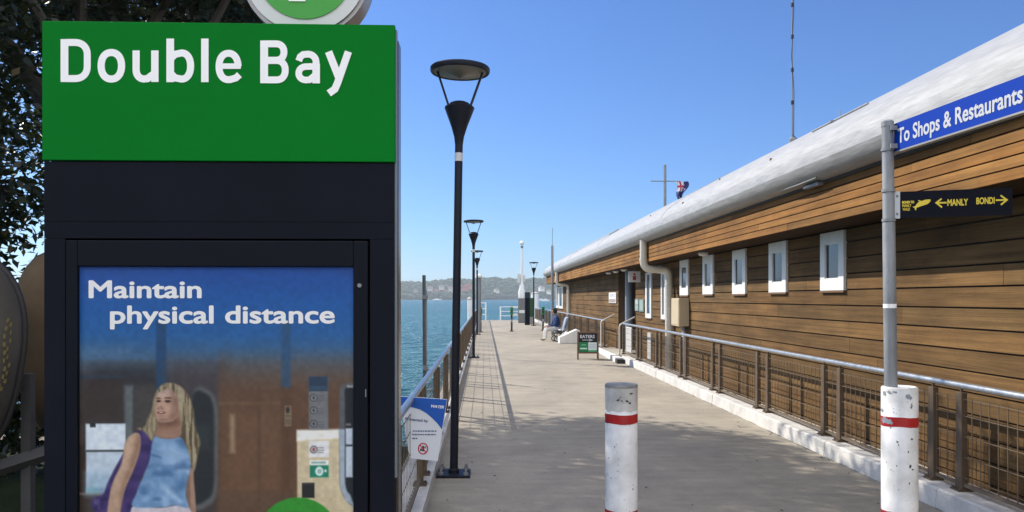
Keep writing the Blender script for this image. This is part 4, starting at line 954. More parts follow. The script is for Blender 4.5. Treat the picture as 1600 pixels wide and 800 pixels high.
# black walk sign
A2 = at(1405.5, 340.7, 3.87); B2_ = at(1582, 339, 3.72); U2 = (B2_-A2); U2.z = 0; L2 = U2.length; h2 = 41*3.87/1250
t, U, V, Nn = blade(A2, U2, L2, h2, .02, sign_black, 'walk_sign', 'black sign with yellow arrows to Manly and Bondi on the grey pole', False)
mb = MB(); mb.prism([(-.024, -.002), (.002, -.002), (.002, h2+.002), (-.024, h2+.002)], lambda u, v: U*u+V*v+Nn*.003, lambda u, v: U*u+V*v-Nn*.023); mb.build('bracket', mat('pale bracket', (.50, .52, .54), .4, .3), t)
mb = MB()
for v in (.16, .84): c = U*(-.010)+V*(h2*v)+Nn*.004; mb.lathe([(.005, -.004), (.005, .004)], 8, 0, c)
mb.each('bolt', dull_steel, t)
def G(X, Y, lift): return U*((X-85)/(1500-85)*L2)+V*((448-Y)/(448-115)*h2)+Nn*(.0012+lift)     # zoomed sketch coords
def yl(pts, name='emblem', lift=0): 
    mb = MB(); mb.add([G(a, b, lift) for a, b in pts], [tuple(range(len(pts)))]); return mb
def wtext(s, x0, x1, yb, yt, bold=.035): text('lettering', s, G(x0, yb, 0), U, V, (G(x1, yb, 0)-G(x0, yb, 0)).length, (yb-yt)*h2/333, yellow_v, t, bold, lift=.0003)
wtext('MANLY', 698, 955, 315, 230); wtext('BONDI', 1058, 1283, 306, 222)
wtext('BONDI TO', 118, 275, 268, 234, .07); wtext('MANLY', 120, 236, 312, 276, .03); wtext('WALK', 124, 222, 358, 322, .03)
mb = yl([(255, 310), (285, 305), (320, 262), (345, 248), (322, 236), (330, 228), (368, 242), (420, 226), (478, 224), (488, 236), (476, 258), (448, 282), (400, 296), (345, 312), (305, 325), (300, 356), (286, 350), (280, 325), (262, 318)]); mb.build('emblem', yellow_v, t)
mb = MB(); F2 = lambda a, b, l: G(a, b, l)
ribbon(mb, [(552, 272), (690, 272)], 20, F2, .0001); ribbon(mb, [(625, 222), (556, 270), (630, 330)], 20, F2, .0003)
ribbon(mb, [(1296, 263), (1428, 263)], 20, F2, .0001); ribbon(mb, [(1355, 206), (1432, 264), (1358, 322)], 20, F2, .0003); mb.build('arrow', yellow_v, t)

# ================================================================== WATER NOTICE ON THE LEFT RAIL
d = 5.65; O = at(641.7, 716, d); bl, br, tr2, tl = at(640, 716, d), at(684, 720.5, d), at(698.8, 624, d), at(624, 619, d)
Uw = (br-bl).normalized(); Vw0 = (tr2-br); Nw = Uw.cross(Vw0).normalized(); Vw = Nw.cross(Uw).normalized()
t = thing('water_notice', 'blue and white water notice board tied to the left railing', 'notice', bl)
mb = MB(); pts = [p-bl for p in (bl, br, tr2, tl)]; mb.add(pts+[p-Nw*.012 for p in pts], [(0, 1, 2, 3), (7, 6, 5, 4), (0, 4, 5, 1), (1, 5, 6, 2), (2, 6, 7, 3), (3, 7, 4, 0)]); mb.build('board', mat('notice white', (.66, .68, .72), .5), t)
def N_(px, py, l=0): return at(px, py, d)-bl+Nw*(.002+l)
mb = MB(); arcp = [(690.5, 671), (684, 662), (676, 654), (667, 646), (657, 640), (647, 637), (636, 635), (626, 634)]
mb.add([N_(*p) for p in [(624.3, 619.5), (698.3, 624.3)]+arcp], [tuple(range(2+len(arcp)))]); mb.build('blue_field', mat('notice blue', (.01, .09, .42), .45), t)
dk = plain('#4a5a80'); sc_ = d/1250
text('lettering', 'WATER', N_(673.5, 636.5), Uw, Vw, 20*sc_, 4.5*sc_, letter_white, t, .02, lift=.001, shear=.3)
text('lettering', 'Protected by', N_(633, 656), Uw, Vw, 36*sc_, 4.2*sc_, dk, t, .02, lift=.001)
mb = MB(); rng = random.Random(4)
for (x0, x1, y) in ((645, 682, 673.5), (644, 681, 679), (644, 653, 685)):
    x = x0
    while x < x1: w_ = rng.uniform(2.2, 5); mb.add([N_(x, y+.8), N_(min(x+w_, x1), y+1), N_(min(x+w_, x1), y-.9), N_(x, y-1.1)], [(0, 1, 2, 3)]); x += w_+1
mb.build('small_print', dk, t)
cx, cy = 661, 701
def Fn(a, b, l): return N_(cx+a, cy+b, l)
mb = MB(); ribbon(mb, arc(0, 0, 7.2, 8.2, 0, 360, 28)[:-1], 1.8, Fn, .0004, True); ribbon(mb, [(-4.5, -5.5), (4.5, 5.5)], 1.5, Fn, .0008); mb.build('red_circle', plain('#b81e2c'), t)
mb = MB(); mb.add([Fn(-1, -4, .0002), Fn(1.5, -4.5, .0002), Fn(2, 4, .0002), Fn(-1.5, 4, .0002)], [(0, 1, 2, 3)]); mb.add([Fn(-4.5, 0, .0002), Fn(-2, -1, .0002), Fn(-2, 3.5, .0002), Fn(-4.5, 3.5, .0002)], [(0, 1, 2, 3)]); mb.add([Fn(2.4, -3, .0002), Fn(4.5, -4, .0002), Fn(4, -1, .0002), Fn(2.4, 0, .0002)], [(0, 1, 2, 3)]); mb.build('dog_symbol', plain('#22252c'), t)

# ================================================================== A-FRAME SIGN
q = at(918.5, 560.5, 21.0)
t = thing('a_frame_sign', 'wooden A-frame chalkboard sign with green and white poster', 'sign', (q.x, q.y, .001), R(-6))
wood = mat('sign frame timber', (.17, .085, .04), .6, var=.3, vscale=5)
def tilt(z, f): return f*(.25-.30*z)
W2, Hh = .26, .72
for f, nm in ((-1, 'front_board'), (1, 'rear_board')):
    mb = MB()
    for s_ in (-1, 1): mb.add([(s_*W2+dx, tilt(z, f)+dy_, z) for z in (0, Hh) for dx in (-.018, .018) for dy_ in (-.013, .013)], [(0,1,3,2),(4,5,7,6),(0,1,5,4),(2,3,7,6),(0,2,6,4),(1,3,7,5)])
    for z in (.16, Hh-.036): mb.add([(x, tilt(zz_, f)+dy_, zz_) for zz_ in (z, z+.034) for x in (-W2+.018, W2-.018) for dy_ in (-.011, .011)], [(0,1,3,2),(4,5,7,6),(0,1,5,4),(2,3,7,6),(0,2,6,4),(1,3,7,5)])
    bd = mb.build(nm, wood, t)
    def K(u, v, l=0): z = .194+v*(Hh-.036-.194); return Vector((u*(W2-.018), tilt(z, f)-f*.0-(.006+l)*(1 if f < 0 else -1), z))
    mb = MB(); mb.add([K(-1, 0), K(1, 0), K(1, 1), K(-1, 1), K(-1, 0, -.008), K(1, 0, -.008), K(1, 1, -.008), K(-1, 1, -.008)], [(0, 1, 2, 3), (7, 6, 5, 4), (0, 1, 5, 4), (1, 2, 6, 5), (2, 3, 7, 6), (3, 0, 4, 7)]); mb.build('chalkboard', plain('#15171c', .8), bd)
    if f < 0:
        def q4(name, a, b, c, e_, m, l=.0015): mb = MB(); mb.add([K(a, b, l), K(c, b, l), K(c, e_, l), K(a, e_, l)], [(0, 1, 2, 3)]); mb.build(name, m, bd)
        q4('green_print', -.94, .03, .02, .52, plain('#0d7a45')); q4('white_print', .03, .03, .95, .52, plain('#d6e0de')); q4('green_strip', .03, .03, .95, .12, plain('#5aa878'), .0022)
        q4('white_strip', -.85, .16, -.1, .23, plain('#c8e0d2'), .0022); q4('pale_line', -.7, .36, -.2, .41, plain('#7ab894'), .0022)
        for v in (.22, .30, .38): q4('grey_line', .12, v, .85, v+.025, plain('#a8b8bc'), .0022)
        Uk = (K(1, .5)-K(-1, .5)).normalized(); Vk = (K(0, 1)-K(0, 0)).normalized()
        text('chalk_lettering', 'EATERS', K(-.84, .74, .002), Uk, Vk, .38, .085, plain('#d0d0d4'), bd, .03, lift=.0015)
        mb = MB(); ribbon(mb, [(-.6, .64), (.45, .64)], .035, lambda u, v, l: K(u, v, .003+l)); ribbon(mb, [(.15, .70), (.55, .635), (.1, .58)], .035, lambda u, v, l: K(u, v, .0035+l)); mb.build('chalk_arrow', plain('#c2c2c8'), bd)

# ================================================================== WHITE CONCRETE BLOCK, PERSON, PUSHCHAIR
q = at(890, 537, 28.2); 
mb = MB(); mb.prism([(-.36, .001), (.36, .001), (.36, .47), (.26, .50), (-.36, .22)], lambda x, z: (x, -.28, z), lambda x, z: (x, .28, z))
o = mb.build('concrete_block', white_conc, None, bevel=.012); o.location = (q.x, q.y+.25, 0); tag(o, 'white concrete block with sloping top beside the seated person', 'block')

def skin_body(name, joints, edges, mats_fn, mats, parent=None, sub=2):
    names = list(joints); me = bpy.data.meshes.new(name); me.from_pydata([joints[n_][0] for n_ in names], [(names.index(a), names.index(b)) for a, b in edges], [])
    tmp = bpy.data.objects.new(name+'_tmp', me); C.objects.link(tmp)
    tmp.modifiers.new('s', 'SKIN'); sb = tmp.modifiers.new('u', 'SUBSURF'); sb.levels = sub; sb.render_levels = sub
    for i, n_ in enumerate(names):
        sv = me.skin_vertices[0].data[i]; r_ = joints[n_][1]; sv.radius = r_ if isinstance(r_, tuple) else (r_, r_); sv.use_root = (i == 0)
    dg = bpy.context.evaluated_depsgraph_get(); dg.update(); out = bpy.data.meshes.new_from_object(tmp.evaluated_get(dg)); bpy.data.objects.remove(tmp)
    out.materials.clear()
    for m in mats: out.materials.append(m)
    for p in out.polygons: p.material_index = mats_fn(p.center)
    out.shade_smooth(); o = bpy.data.objects.new(name, out); C.objects.link(o)
    if parent: o.parent = parent
    return o
q = at(869, 533, 30.0)
pt = thing('person', 'person in navy jacket and white trousers sitting low by the railing', 'person', (q.x, q.y, .001), R(8))
skinc, navyc, whitec, shoec = plain('#b58a70'), plain('#25406a', .85), plain('#d8d6d4', .85), plain('#7a6a5c', .8)
J = {'pel': ((.05, 0, .44), .135), 'sp1': ((.04, 0, .60), .135), 'sp2': ((.0, 0, .78), .15), 'sp3': ((-.03, 0, .90), .12), 'nk': ((-.05, 0, .98), .052), 'hd0': ((-.075, 0, 1.05), .07), 'hd1': ((-.09, 0, 1.13), .092), 'hd2': ((-.085, 0, 1.19), .06)}
Ed = [('pel', 'sp1'), ('sp1', 'sp2'), ('sp2', 'sp3'), ('sp3', 'nk'), ('nk', 'hd0'), ('hd0', 'hd1'), ('hd1', 'hd2')]
for s_, k in ((-1, 'a'), (1, 'b')):
    J.update({'hip'+k: ((-.03, s_*.10, .43), .095), 'kn'+k: ((-.40, s_*.13, .47), .065), 'an'+k: ((-.44, s_*.13, .09), .042), 'to'+k: ((-.57, s_*.15, .035), .034),
              'sh'+k: ((-.02, s_*.185, .88), .070), 'el'+k: ((-.09, s_*.25, .62), .048), 'wr'+k: ((-.30, s_*.16, .56), .033), 'ha'+k: ((-.38, s_*.13, .55), .034)})
    Ed += [('pel', 'hip'+k), ('hip'+k, 'kn'+k), ('kn'+k, 'an'+k), ('an'+k, 'to'+k), ('sp3', 'sh'+k), ('sh'+k, 'el'+k), ('el'+k, 'wr'+k), ('wr'+k, 'ha'+k)]
def pm(c):
    if c.z > .99 : return 0
    if c.z < .09 and c.x < -.3: return 3
    if c.x < -.31 and c.z > .51: return 0
    if c.z < .52 or (c.x < -.16 and c.z < .53): return 2
    return 1
skin_body('body', J, Ed, pm, [skinc, navyc, whitec, shoec], pt)
mb = MB(); 
vs = []; n_ = 16
mb.lathe([(.06, 1.015), (.085, 1.06), (.102, 1.12), (.100, 1.18), (.07, 1.225), (.01, 1.24)], n_, 0, (-.055, 0, 0)); mb.build('hair', plain('#241a16', .8), pt, smooth=True)
for s_ in (-1, 1):
    mb = MB()
    for i in range(5):
        L_ = (.045, .07, .078, .072, .058)[i]; y = s_*(.13+(i-2)*.014)
        mb.tube([(-.39, y, .545), (-.39-L_*.6, y, .54), (-.39-L_, y, .515)], [.0085, .008, .0065], 6)
    mb.build('hand', skinc, pt)
mb = MB(); mb.lathe([(.010, 0), (.002, .02)], 6); o = mb.build('nose', skinc, pt); o.location = (-.18, 0, 1.10); o.rotation_euler = (0, R(-90), 0)
st_ = thing('stool', 'low grey stool under the person in navy', 'stool', (q.x+.04, q.y, .001))
mb = MB(); mb.lathe([(.19, .275), (.20, .285), (.20, .31), (.19, .32)], 20); mb.build('seat', plain('#5a5a58'), st_)
for a_ in range(4): mb = MB(); x, y = .15*math.cos(a_*1.57+.78), .15*math.sin(a_*1.57+.78); mb.tube([(x*1.15, y*1.15, 0), (x, y, .28)], .014, 8); mb.build('leg', dull_steel, st_)
# pushchair beside the person
q2 = at(876, 533.5, 29.6)
pc = thing('pushchair', 'pale blue grey pushchair with small dark wheels behind the person', 'pushchair', (q2.x, q2.y-.05, .001), R(10))
fab = mat('pale blue grey fabric', (.30, .36, .46), .9, var=.2, vscale=8)
mb = MB(); mb.prism([(.10, .34), (.02, .40), (.16, .86), (.25, .92), (.28, .86), (.20, .45)], lambda x, z: (x, -.17, z), lambda x, z: (x, .17, z)); mb.build('backrest', fab, pc, bevel=.02)
mb = MB(); mb.prism([(-.22, .36), (.10, .34), (.10, .40), (-.22, .43)], lambda x, z: (x, -.17, z), lambda x, z: (x, .17, z)); mb.build('seat', mat('dark seat fabric', (.05, .06, .08), .9), pc)
mb = MB()
for s_ in (-1, 1):
    mb.tube([(-.2, s_*.19, .11), (.12, s_*.19, .52), (.30, s_*.19, .95), (.36, s_*.19, .97)], .011, 8); mb.tube([(.24, s_*.19, .11), (-.05, s_*.19, .42)], .011, 8)
mb.tube([(.36, -.19, .97), (.36, .19, .97)], .014, 8); mb.each('frame_tube', plain('#3a3c40', .4), pc)
for (x, y) in ((-.2, -.2), (-.2, .2), (.24, -.2), (.24, .2)):
    mb = MB(); mb.tube([(x+.095*math.cos(k*math.pi/12), y, .11+.095*math.sin(k*math.pi/12)) for k in range(25)], .016, 8, cap=False); wh = mb.build('wheel', rubber, pc)
    mb = MB()
    for k in range(5): mb.tube([(x, y, .11), (x+.09*math.cos(k*1.2566), y, .11+.09*math.sin(k*1.2566))], .007, 6)
    mb.build('rim', plain('#b8bcc0', .3), wh)
# tall grey pole with thin aerial by the corner
q = at(863, 500, 34.5)
t = thing('corner_pole', 'tall grey pole with thin aerial tip before the building corner', 'pole', (q.x, q.y, .001)); z1, z2 = at(863, 384, 34.5).z, at(863, 356, 34.5).z
mb = MB(); mb.tube([(0, 0, 0), (0, 0, z1)], .055, 12); mb.build('pole', mat('grey pole paint', (.22, .24, .26), .5), t, smooth=True)
mb = MB(); mb.tube([(0, 0, z1), (0, 0, z2)], .014, 6); mb.build('aerial_tip', mat('grey pole paint', 0), t)

# ================================================================== FAR END OF THE WHARF
def reader(px, py, d, label):
    q = at(px, py, d); t = thing('card_reader_post', label, 'card reader', (q.x, q.y, .001), 0, 'card reader posts')
    mb = MB(); mb.box((-.09, -.07, 0), (.09, .07, .04)); mb.box((-.045, -.04, .04), (.045, .04, .80)); mb.build('pedestal', plain('#2a2c30', .5), t, bevel=.006)
    mb = MB(); mb.box((-.046, -.042, .45), (.046, -.0405, .58)); mb.build('grey_label', plain('#9a9ea2'), t)
    mb = MB(); mb.prism([(-.06, .80), (.06, .80), (.06, 1.14), (-.06, 1.18)], lambda y, z: (-.075, y, z), lambda y, z: (.075, y, z)); mb.build('reader_head', plain('#1f8a48', .4), t, bevel=.01)
    mb = MB(); mb.prism([(-.063, .86), (-.0605, .86), (-.0605, 1.10), (-.063, 1.10)], lambda y, z: (-.05, y, z), lambda y, z: (.05, y, z)); mb.build('screen', plain('#3a4a48', .2), t)
reader(799.5, 518, 38.5, 'green topped card reader post standing in mid walkway'); reader(751, 519, 37.9, 'green topped card reader post by the left lamps'); reader(848.5, 517, 39.5, 'green topped card reader post by the right railing')
# dark totem sign
q = at(823.8, 507.5, 48); t = thing('station_sign', 'slim dark totem sign seen edge on at the wharf end', 'sign', (q.x, q.y, .001))
mb = MB(); mb.box((-.14, -.3, 0), (.14, .3, 1.96)); mb.build('body', navy_metal, t, bevel=.01)
mb = MB(); mb.box((-.145, -.305, 1.62), (.145, .305, 1.90)); mb.build('name_panel', plain('#10202c', .4), t)
q = at(830, 504, 49.5); t = thing('ticket_machine', 'dark green ticket machine beside the slim dark totem', 'machine', (q.x, q.y, .001))
mb = MB(); mb.box((-.17, -.2, .45), (.17, .2, 1.62)); mb.build('cabinet', plain('#234a22', .5), t, bevel=.02)
mb = MB(); mb.box((-.19, -.22, 0), (.19, .22, .45)); mb.build('base', plain('#8c8c88', .6), t, bevel=.01)
mb = MB(); mb.box((-.17, -.206, .62), (-.10, -.2005, 1.55)); mb.build('white_strip', plain('#d8dcd6'), t)
# grey cabinet carrying the white mast
q = at(815.5, 504.5, 52); cab = thing('equipment_cabinet', 'grey equipment cabinet at the wharf end under the white mast', 'cabinet', (q.x, q.y, .001))
zt = at(816, 466, 52).z
mb = MB(); mb.box((-.25, -.25, 0), (.25, .25, zt)); mb.build('body', mat('grey cabinet', (.16, .17, .17), .6, var=.25, vscale=5), cab, bevel=.01)
mb = MB(); mb.box((-.20, -.262, zt*.40), (.20, -.2505, zt*.52)); mb.build('white_label', plain('#d4d8d4'), cab)
mb = MB(); mb.box((-.23, -.258, .06), (.23, -.2503, zt*.36)); mb.build('door', mat('grey cabinet', 0), cab)
t = thing('signal_mast', 'white navigation mast with globe light above the grey cabinet', 'mast', (q.x, q.y, zt+.001))
hz = lambda py: at(816, py, 52).z-zt
mb = MB(); mb.lathe([(.22, 0), (.24, hz(456)), (.16, hz(450)), (.15, hz(446)), (.10, hz(443)), (.085, hz(438)), (.07, hz(388))], 16); mb.build('mast', white_plain, t, smooth=True)
mb = MB(); mb.box((-.30, -.10, hz(442)), (-.10, .10, hz(428))); mb.box((.09, -.09, hz(440)), (.20, .09, hz(430))); mb.each('equipment_box', mat('pale box', (.55, .55, .53), .5), t, bevel=.01)
mb = MB(); mb.lathe([(.05, hz(388)), (.09, hz(386)), (.09, hz(384))], 14); mb.build('lamp_base', dull_steel, t)
mb = MB(); rg = .14; cz = hz(379.5); mb.lathe([(max(.01, rg*math.cos(a_)), cz+rg*math.sin(a_)) for a_ in [R(x) for x in range(-85, 91, 17)]], 18); mb.build('globe', mat('white globe', (.85, .82, .72), .3), t, smooth=True)
# white piles
def pile(px, ptop, d, r, label, tint=white_plain):
    q = at(px, 466, d); zt = at(px, ptop, d).z; t = thing('mooring_pile', label, 'pile', (q.x, q.y, WATER))
    mb = MB(); mb.lathe([(r, -2), (r, zt-WATER)], 20); mb.build('shaft', tint, t, smooth=True); mb = MB(); mb.lathe([(r+.02, zt-WATER), (r+.02, zt-WATER+.05), (r*.3, zt-WATER+.16)], 20); mb.build('cap', plain('#b0aeaa'), t, smooth=True)
pile(734.5, 468, 46, .15, 'thick white pile in the water left of the railing'); pile(836, 459, 60.5, .30, 'thicker white pile behind the far right lamp'); 
# white end gates
def gate(xa, xb, y, label, curve=0):
    t = thing('gate', label, 'gate', (xa, y, .001)); L_ = xb-xa; mb = MB()
    for x in (0, L_): mb.box((x-.045, -.045, 0), (x+.045, .045, 1.0))
    mb.each('post', white_plain, t)
    mb = MB()
    for z in (.30, .62, .95): mb.box((.046, -.02, z), (L_-.046, .02, z+.05))
    mb.each('rail', white_plain, t); return t
xa, xb = at(782, 500, 58).x, at(811, 500, 58).x; gate(xa, xb, 58.2, 'white railed gate across the middle of the wharf end')
xa, xb = at(749, 500, 58).x, at(759, 500, 58).x
t = gate(xa, xb, 58.2, 'narrow taller white gate at the left wharf end'); t.scale = (1, 1, 1.3)
q = at(805, 486, 57.9); t = thing('lifebuoy', 'pale lifebuoy ring hanging on the white end gate', 'lifebuoy', (q.x, q.y, .68))
mb = MB(); mb.tube([(.27*math.cos(k*math.pi/16), 0, .27*math.sin(k*math.pi/16)) for k in range(33)], .06, 10, cap=False); mb.build('ring', plain('#cfd0cc'), t, smooth=True)
mb = MB()
for a_ in (45, 135, 225, 315): mb.tube([(.27*math.cos(R(a_+k)), 0, .27*math.sin(R(a_+k))) for k in (-9, 0, 9)], .064, 10); 
mb.each('band', plain('#6a4a4a'), t)

# ================================================================== DINGHIES AND THE FIG TREE
def dinghy(c, a, b, L_, rz, label, m, tiltx=0):
    """open boat stored on its side: bottom of the hull faces the walk, gunwale at the outer rim"""
    t = thing('dinghy', label, 'boat', c, rz); mb = MB(); nu, nv = 22, 22; vs = []
    for i in range(nu+1):
        u = i/nu; s_ = (1-abs(2*u-1)**2.6)**.5 if 0 < u < 1 else 0.02
        for j in range(nv+1):
            th = math.pi*(j/nv)-math.pi/2; vs.append((a*s_*math.cos(th)**.8 if abs(th) < math.pi/2-1e-6 else 0, (u-.5)*L_, b*s_*math.sin(th)))
    fs = [(i*(nv+1)+j, i*(nv+1)+j+1, (i+1)*(nv+1)+j+1, (i+1)*(nv+1)+j) for i in range(nu) for j in range(nv)]
    mb.add(vs, fs); o = mb.build('hull', m, t); o.data.shade_smooth(); so = o.modifiers.new('t', 'SOLIDIFY'); so.thickness = .02
    mb = MB()
    for sgn in (-1, 1): mb.tube([(-.01, (i/nu-.5)*L_, sgn*b*((1-abs(2*i/nu-1)**2.6)**.5 if 0 < i < nu else .02)) for i in range(nu+1)], .022, 8)
    mb.build('gunwale', plain('#23201e', .6), t); mb = MB(); mb.tube([(a*1.0*((1-abs(2*i/nu-1)**2.6)**.5)+.006, (i/nu-.5)*L_, 0) for i in range(1, nu)], .018, 8); mb.build('keel', plain('#4a443c', .7), t)
    return t
hullm = mat('weathered grey hull', (.10, .088, .072), .75, spec=.15, var=.4, vscale=2.5); hullb = mat('buff hull', (.10, .070, .040), .75, spec=.15, var=.35, vscale=3)
def upright(o, lean, turn):
    X_ = Vector((math.sin(turn), -math.cos(turn), .05)).normalized(); Y_ = Vector((math.sin(lean), .12, math.cos(lean))); Y_ = (Y_-X_*Y_.dot(X_)).normalized()
    o.rotation_euler = Matrix((X_, Y_, X_.cross(Y_))).transposed().to_euler()
d1 = dinghy(at(-98, 566, 4.8), .28, .44, 1.42, 0, 'grey dinghy hull standing on end at the left frame edge', hullm); upright(d1, .12, .25)
mb = MB(); rng = random.Random(2)
for k in range(26):
    yy = .30-.60*k/25; zz = .408-.11*abs(yy)+rng.uniform(-.005, .005)+(.008 if k % 2 else -.008)
    s_ = (1-abs(2*(yy/1.42+.5)-1)**2.6)**.5; xx = .28*s_*max(0, 1-(zz/(.44*s_))**2)**.4+.012
    mb.add([(xx, yy+a_*.013, -zz+b_*.006+rng.uniform(-.004, .004)) for a_, b_ in ((-1, -1), (1, -1), (1.3, 1), (-.8, 1))], [(0, 1, 2, 3)])
mb.build('yellow_lettering', mat('faded yellow', (.13, .10, .03), .9), d1)
d2 = dinghy(at(108, 535, 5.7), .30, .34, 1.35, 0, 'buff dinghy hull standing on end behind the grey one and totem', hullb); upright(d2, -.12, .2)
t = thing('dinghy_rack', 'grey timber rack beam beneath the stored dinghies', 'rack', at(-60, 745, 4.9))
o0 = t.location.copy(); mb = MB(); a_ = at(-140, 775, 4.7)-o0; b_ = at(130, 690, 5.3)-o0
mb.tube([a_, b_], .05, 4); mb.build('beam', mat('grey timber', (.07, .066, .064), .8, var=.4, vscale=6), t)
for px in (-70, 44):
    mb = MB(); p = at(px, 740 if px < 0 else 718, 5.12)-o0; mb.box((p.x-.03, p.y-.03, -o0.z-.05), (p.x+.03, p.y+.03, p.z+.55)); mb.build('upright', mat('grey timber', 0), t)

leaf_m = bpy.data.materials.new('fig leaves'); leaf_m.use_nodes = True
N, L = leaf_m.node_tree.nodes, leaf_m.node_tree.links; b = N['Principled BSDF']; b.inputs['Roughness'].default_value = .45
at_ = N.new('ShaderNodeAttribute'); at_.attribute_name = 'tone'; L.new(at_.outputs['Color'], b.inputs['Base Color'])
tl_ = N.new('ShaderNodeBsdfTranslucent'); tl_.inputs['Color'].default_value = (.07, .085, .015, 1); ms = N.new('ShaderNodeMixShader'); ms.inputs[0].default_value = .22
L.new(b.outputs[0], ms.inputs[1]); L.new(tl_.outputs[0], ms.inputs[2]); L.new(ms.outputs[0], N['Material Output'].inputs[0])
bark = mat('fig bark', (.09, .075, .06), .9, var=.5, vscale=6, stretch=(1, 1, .3), bump=.5, bscale=12)
def tree(name, label, foot, fork, clumps, n_leaf, size, seed, cat='tree'):
    rng = np.random.RandomState(seed); t = thing(name, label, cat, foot); f0 = Vector(foot)
    mb = MB(); fk = Vector(fork)-f0
    mb.tube([(0, 0, -.3), (0.03, 0, .4), (fk.x*.5+.1, fk.y*.5, fk.z*.55), fk], [.5, .36, .30, .26], 12)
    for c, r in clumps:
        c = Vector(c)-f0; mid = fk.lerp(c, .5)+Vector((rng.uniform(-.3, .3), rng.uniform(-.3, .3), .25))
        mb.tube([fk-Vector((0, 0, .15)), mid, c], [.14, .075, .025], 7)
        for k in range(5):
            dd = Vector(rng.normal(size=3)).normalized(); e_ = c+Vector((dd.x*r[0], dd.y*r[1], dd.z*r[2]))*.85; mb.tube([mid.lerp(c, .6), (mid.lerp(c, .9)+e_)/2, e_], [.03, .018, .006], 5)
    mb.build('trunk', bark, t, smooth=True)
    vol = np.array([r[0]*r[1]*r[2] for c, r in clumps])**.75; cnt = (vol/vol.sum()*n_leaf).astype(int); P = []; 
    for (c, r), k in zip(clumps, cnt):
        # twig clusters inside each clump, so gaps stay between them
        nc = max(8, k//38); dirs = rng.normal(size=(nc, 3)); dirs /= np.linalg.norm(dirs, axis=1)[:, None]; rad = rng.rand(nc, 1)**.42
        cc = dirs*rad*np.array(r)+np.array(c); pick = rng.randint(0, nc, k); P.append(cc[pick]+rng.normal(size=(k, 3))*np.array([.20, .20, .14])*(size/.13)**.4)
    P = np.concatenate(P)-np.array(foot); n = len(P)
    d_ = rng.normal(size=(n, 3)); d_[:, 2] = d_[:, 2]*.5-.35; d_ /= np.linalg.norm(d_, axis=1)[:, None]; up = rng.normal(size=(n, 3))*.6+np.array([0, 0, 1.]); s_ = np.cross(d_, up); s_ /= np.linalg.norm(s_, axis=1)[:, None]; nn = np.cross(s_, d_)
    l = size*(.7+.6*rng.rand(n, 1)); w_ = l*.24
    v = np.stack([P, P+d_*l*.45+s_*w_+nn*l*.05, P+d_*l+nn*l*-.05, P+d_*l*.45-s_*w_+nn*l*.05], 1).reshape(-1, 3)
    idx = np.arange(4*n).reshape(n, 4); me = bpy.data.meshes.new('crown'); me.vertices.add(4*n); me.vertices.foreach_set('co', v.ravel()); me.loops.add(4*n); me.loops.foreach_set('vertex_index', idx.ravel()); me.polygons.add(n); me.polygons.foreach_set('loop_start', np.arange(0, 4*n, 4)); me.polygons.foreach_set('loop_total', np.full(n, 4)); me.update(calc_edges=True)
    g = (.6+.9*rng.rand(n, 1)); yel = (rng.rand(n, 1) < .06)
    col = np.where(yel, np.array([[.10, .075, .03]]), np.array([[.013, .019, .008]]))*g; col = np.repeat(np.concatenate([col, np.ones((n, 1))], 1), 4, 0)
    ca = me.color_attributes.new('tone', 'FLOAT_COLOR', 'POINT'); ca.data.foreach_set('color', col.ravel().astype(np.float32)); me.materials.append(leaf_m)
    o = bpy.data.objects.new('crown', me); C.objects.link(o); o.parent = t; return t
tree('fig_tree', 'large dark fig tree spreading above and behind the station sign', (-5.4, 11.6, -.06), (-5.1, 11.4, 3.0),
     [((-3.9, 11.2, 6.5), (1.5, 1.7, .9)), ((-5.6, 12.4, 6.4), (1.7, 2.0, 1.3)), ((-4.6, 9.4, 6.3), (1.3, 1.4, .9)), ((-3.6, 13.0, 6.0), (1.3, 1.5, .8)), ((-7.0, 10.8, 5.8), (1.6, 1.8, 1.4)), ((-6.2, 9.0, 5.6), (1.4, 1.4, 1.2)), ((-5.0, 14.0, 6.2), (1.5, 1.5, 1.1)),
      ((-6.6, 12.6, 4.4), (1.3, 1.5, 1.0)), ((-4.9, 7.6, 5.6), (1.2, 1.2, .8)), ((-3.0, 10.4, 6.0), (.8, 1.2, .5))], 34000, .15, 11)
tree('laurel_tree', 'dark leafy tree drooping over the stored dinghies', (-6.6, 8.4, -.06), (-6.4, 8.2, 2.4),
     [((-5.6, 7.8, 4.6), (1.1, 1.2, .9)), ((-5.9, 8.2, 3.5), (1.0, 1.2, .7)), ((-4.9, 7.0, 4.3), (.8, .9, .7)), ((-6.5, 8.4, 2.6), (1.0, 1.1, .6)), ((-5.4, 8.4, 2.5), (.8, .9, .5)), ((-4.6, 6.4, 4.9), (.7, .9, .5)), ((-7.4, 8.6, 4.2), (1.1, 1.2, 1.2)), ((-5.3, 7.4, 3.4), (.9, 1.0, .7)), ((-4.9, 7.6, 2.7), (.7, .8, .45)), ((-6.0, 7.4, 5.2), (1.2, 1.0, .7))], 27000, .12, 23)
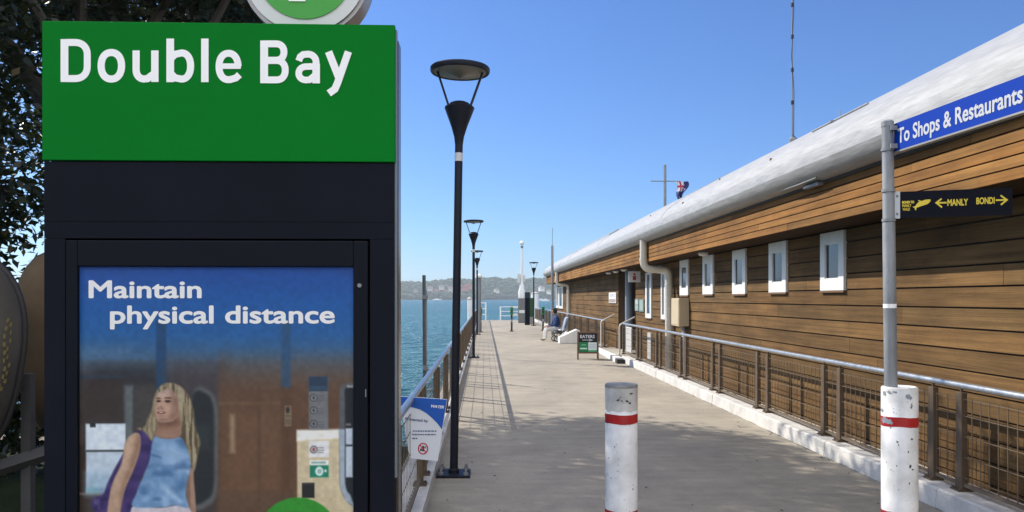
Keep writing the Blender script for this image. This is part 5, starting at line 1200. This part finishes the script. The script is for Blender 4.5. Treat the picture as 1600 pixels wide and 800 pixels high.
tree('sky_block_shrub', 'low dark shrub added behind the stored dinghies to block sky light', (-5.2, 8.0, -.06), (-5.2, 8.0, .5),
     [((-5.9, 8.0, .9), (1.1, .6, .8)), ((-4.6, 7.8, .8), (1.0, .6, .75)), ((-3.7, 7.9, .75), (.8, .5, .65)), ((-7.2, 8.2, .9), (1.1, .6, .9)), ((-5.0, 8.2, 1.45), (1.2, .5, .4))], 17000, .12, 31, 'shrub')  # shrub added to keep sky light off the ground behind the dinghies

# fallen leaves and specks on the deck
mb = MB(); rng = random.Random(8)
for k in range(150):
    y = rng.uniform(4, 24)**1.0; x = rng.uniform(-.35, 3.4); s_ = rng.uniform(.006, .022); a_ = rng.uniform(0, 6.3)
    if rng.random() < .4: x = 3.42-rng.random()**2*.5
    mb.add([(x+s_*math.cos(a_), y+s_*math.sin(a_), .003), (x-.5*s_*math.sin(a_), y+.5*s_*math.cos(a_), .008), (x-s_*math.cos(a_), y-s_*math.sin(a_), .004), (x+.5*s_*math.sin(a_), y-.5*s_*math.cos(a_), .007)], [(0, 1, 2, 3)])
tag(mb.build('fallen_leaves', mat('dry leaves', (.06, .04, .02), .9)), 'small dry leaves scattered over the concrete deck', 'leaves', kind='stuff')

mb = MB(); rng = random.Random(12); y = 2.5
while y < 19.5:
    L_ = rng.uniform(.08, .5); w0 = rng.uniform(.006, .030); n = 6
    for k in range(n):
        a, b = y+L_*k/n, y+L_*(k+1)/n; mb.add([(3.445, a, .002), (3.445, b, .002), (3.442-w0*rng.uniform(.5, 1.2), b, .002), (3.442-w0*rng.uniform(.4, 1.2), a, .002)], [(0, 1, 2, 3)])
    y += L_+rng.uniform(.02, .6)
tag(mb.build('dirt', mat('kerb dirt', (.07, .06, .045), .95)), 'dark dirt gathered along the foot of the right kerb', 'dirt', kind='stuff')
# ================================================================== HAZE
HAZE = True
if HAZE:
    mb = MB(); mb.box((-2600, -120, -6), (2600, 2100, 62))
    m = bpy.data.materials.new('sea haze'); m.use_nodes = True; nt = m.node_tree; nt.nodes.remove(nt.nodes['Principled BSDF'])
    pv = nt.nodes.new('ShaderNodeVolumePrincipled'); pv.inputs['Color'].default_value = (.80, .88, 1, 1); pv.inputs['Density'].default_value = .00024; pv.inputs['Anisotropy'].default_value = .2
    nt.links.new(pv.outputs[0], nt.nodes['Material Output'].inputs['Volume'])
    tag(mb.build('haze', m), 'thin pale haze over the harbour', 'haze', kind='stuff')
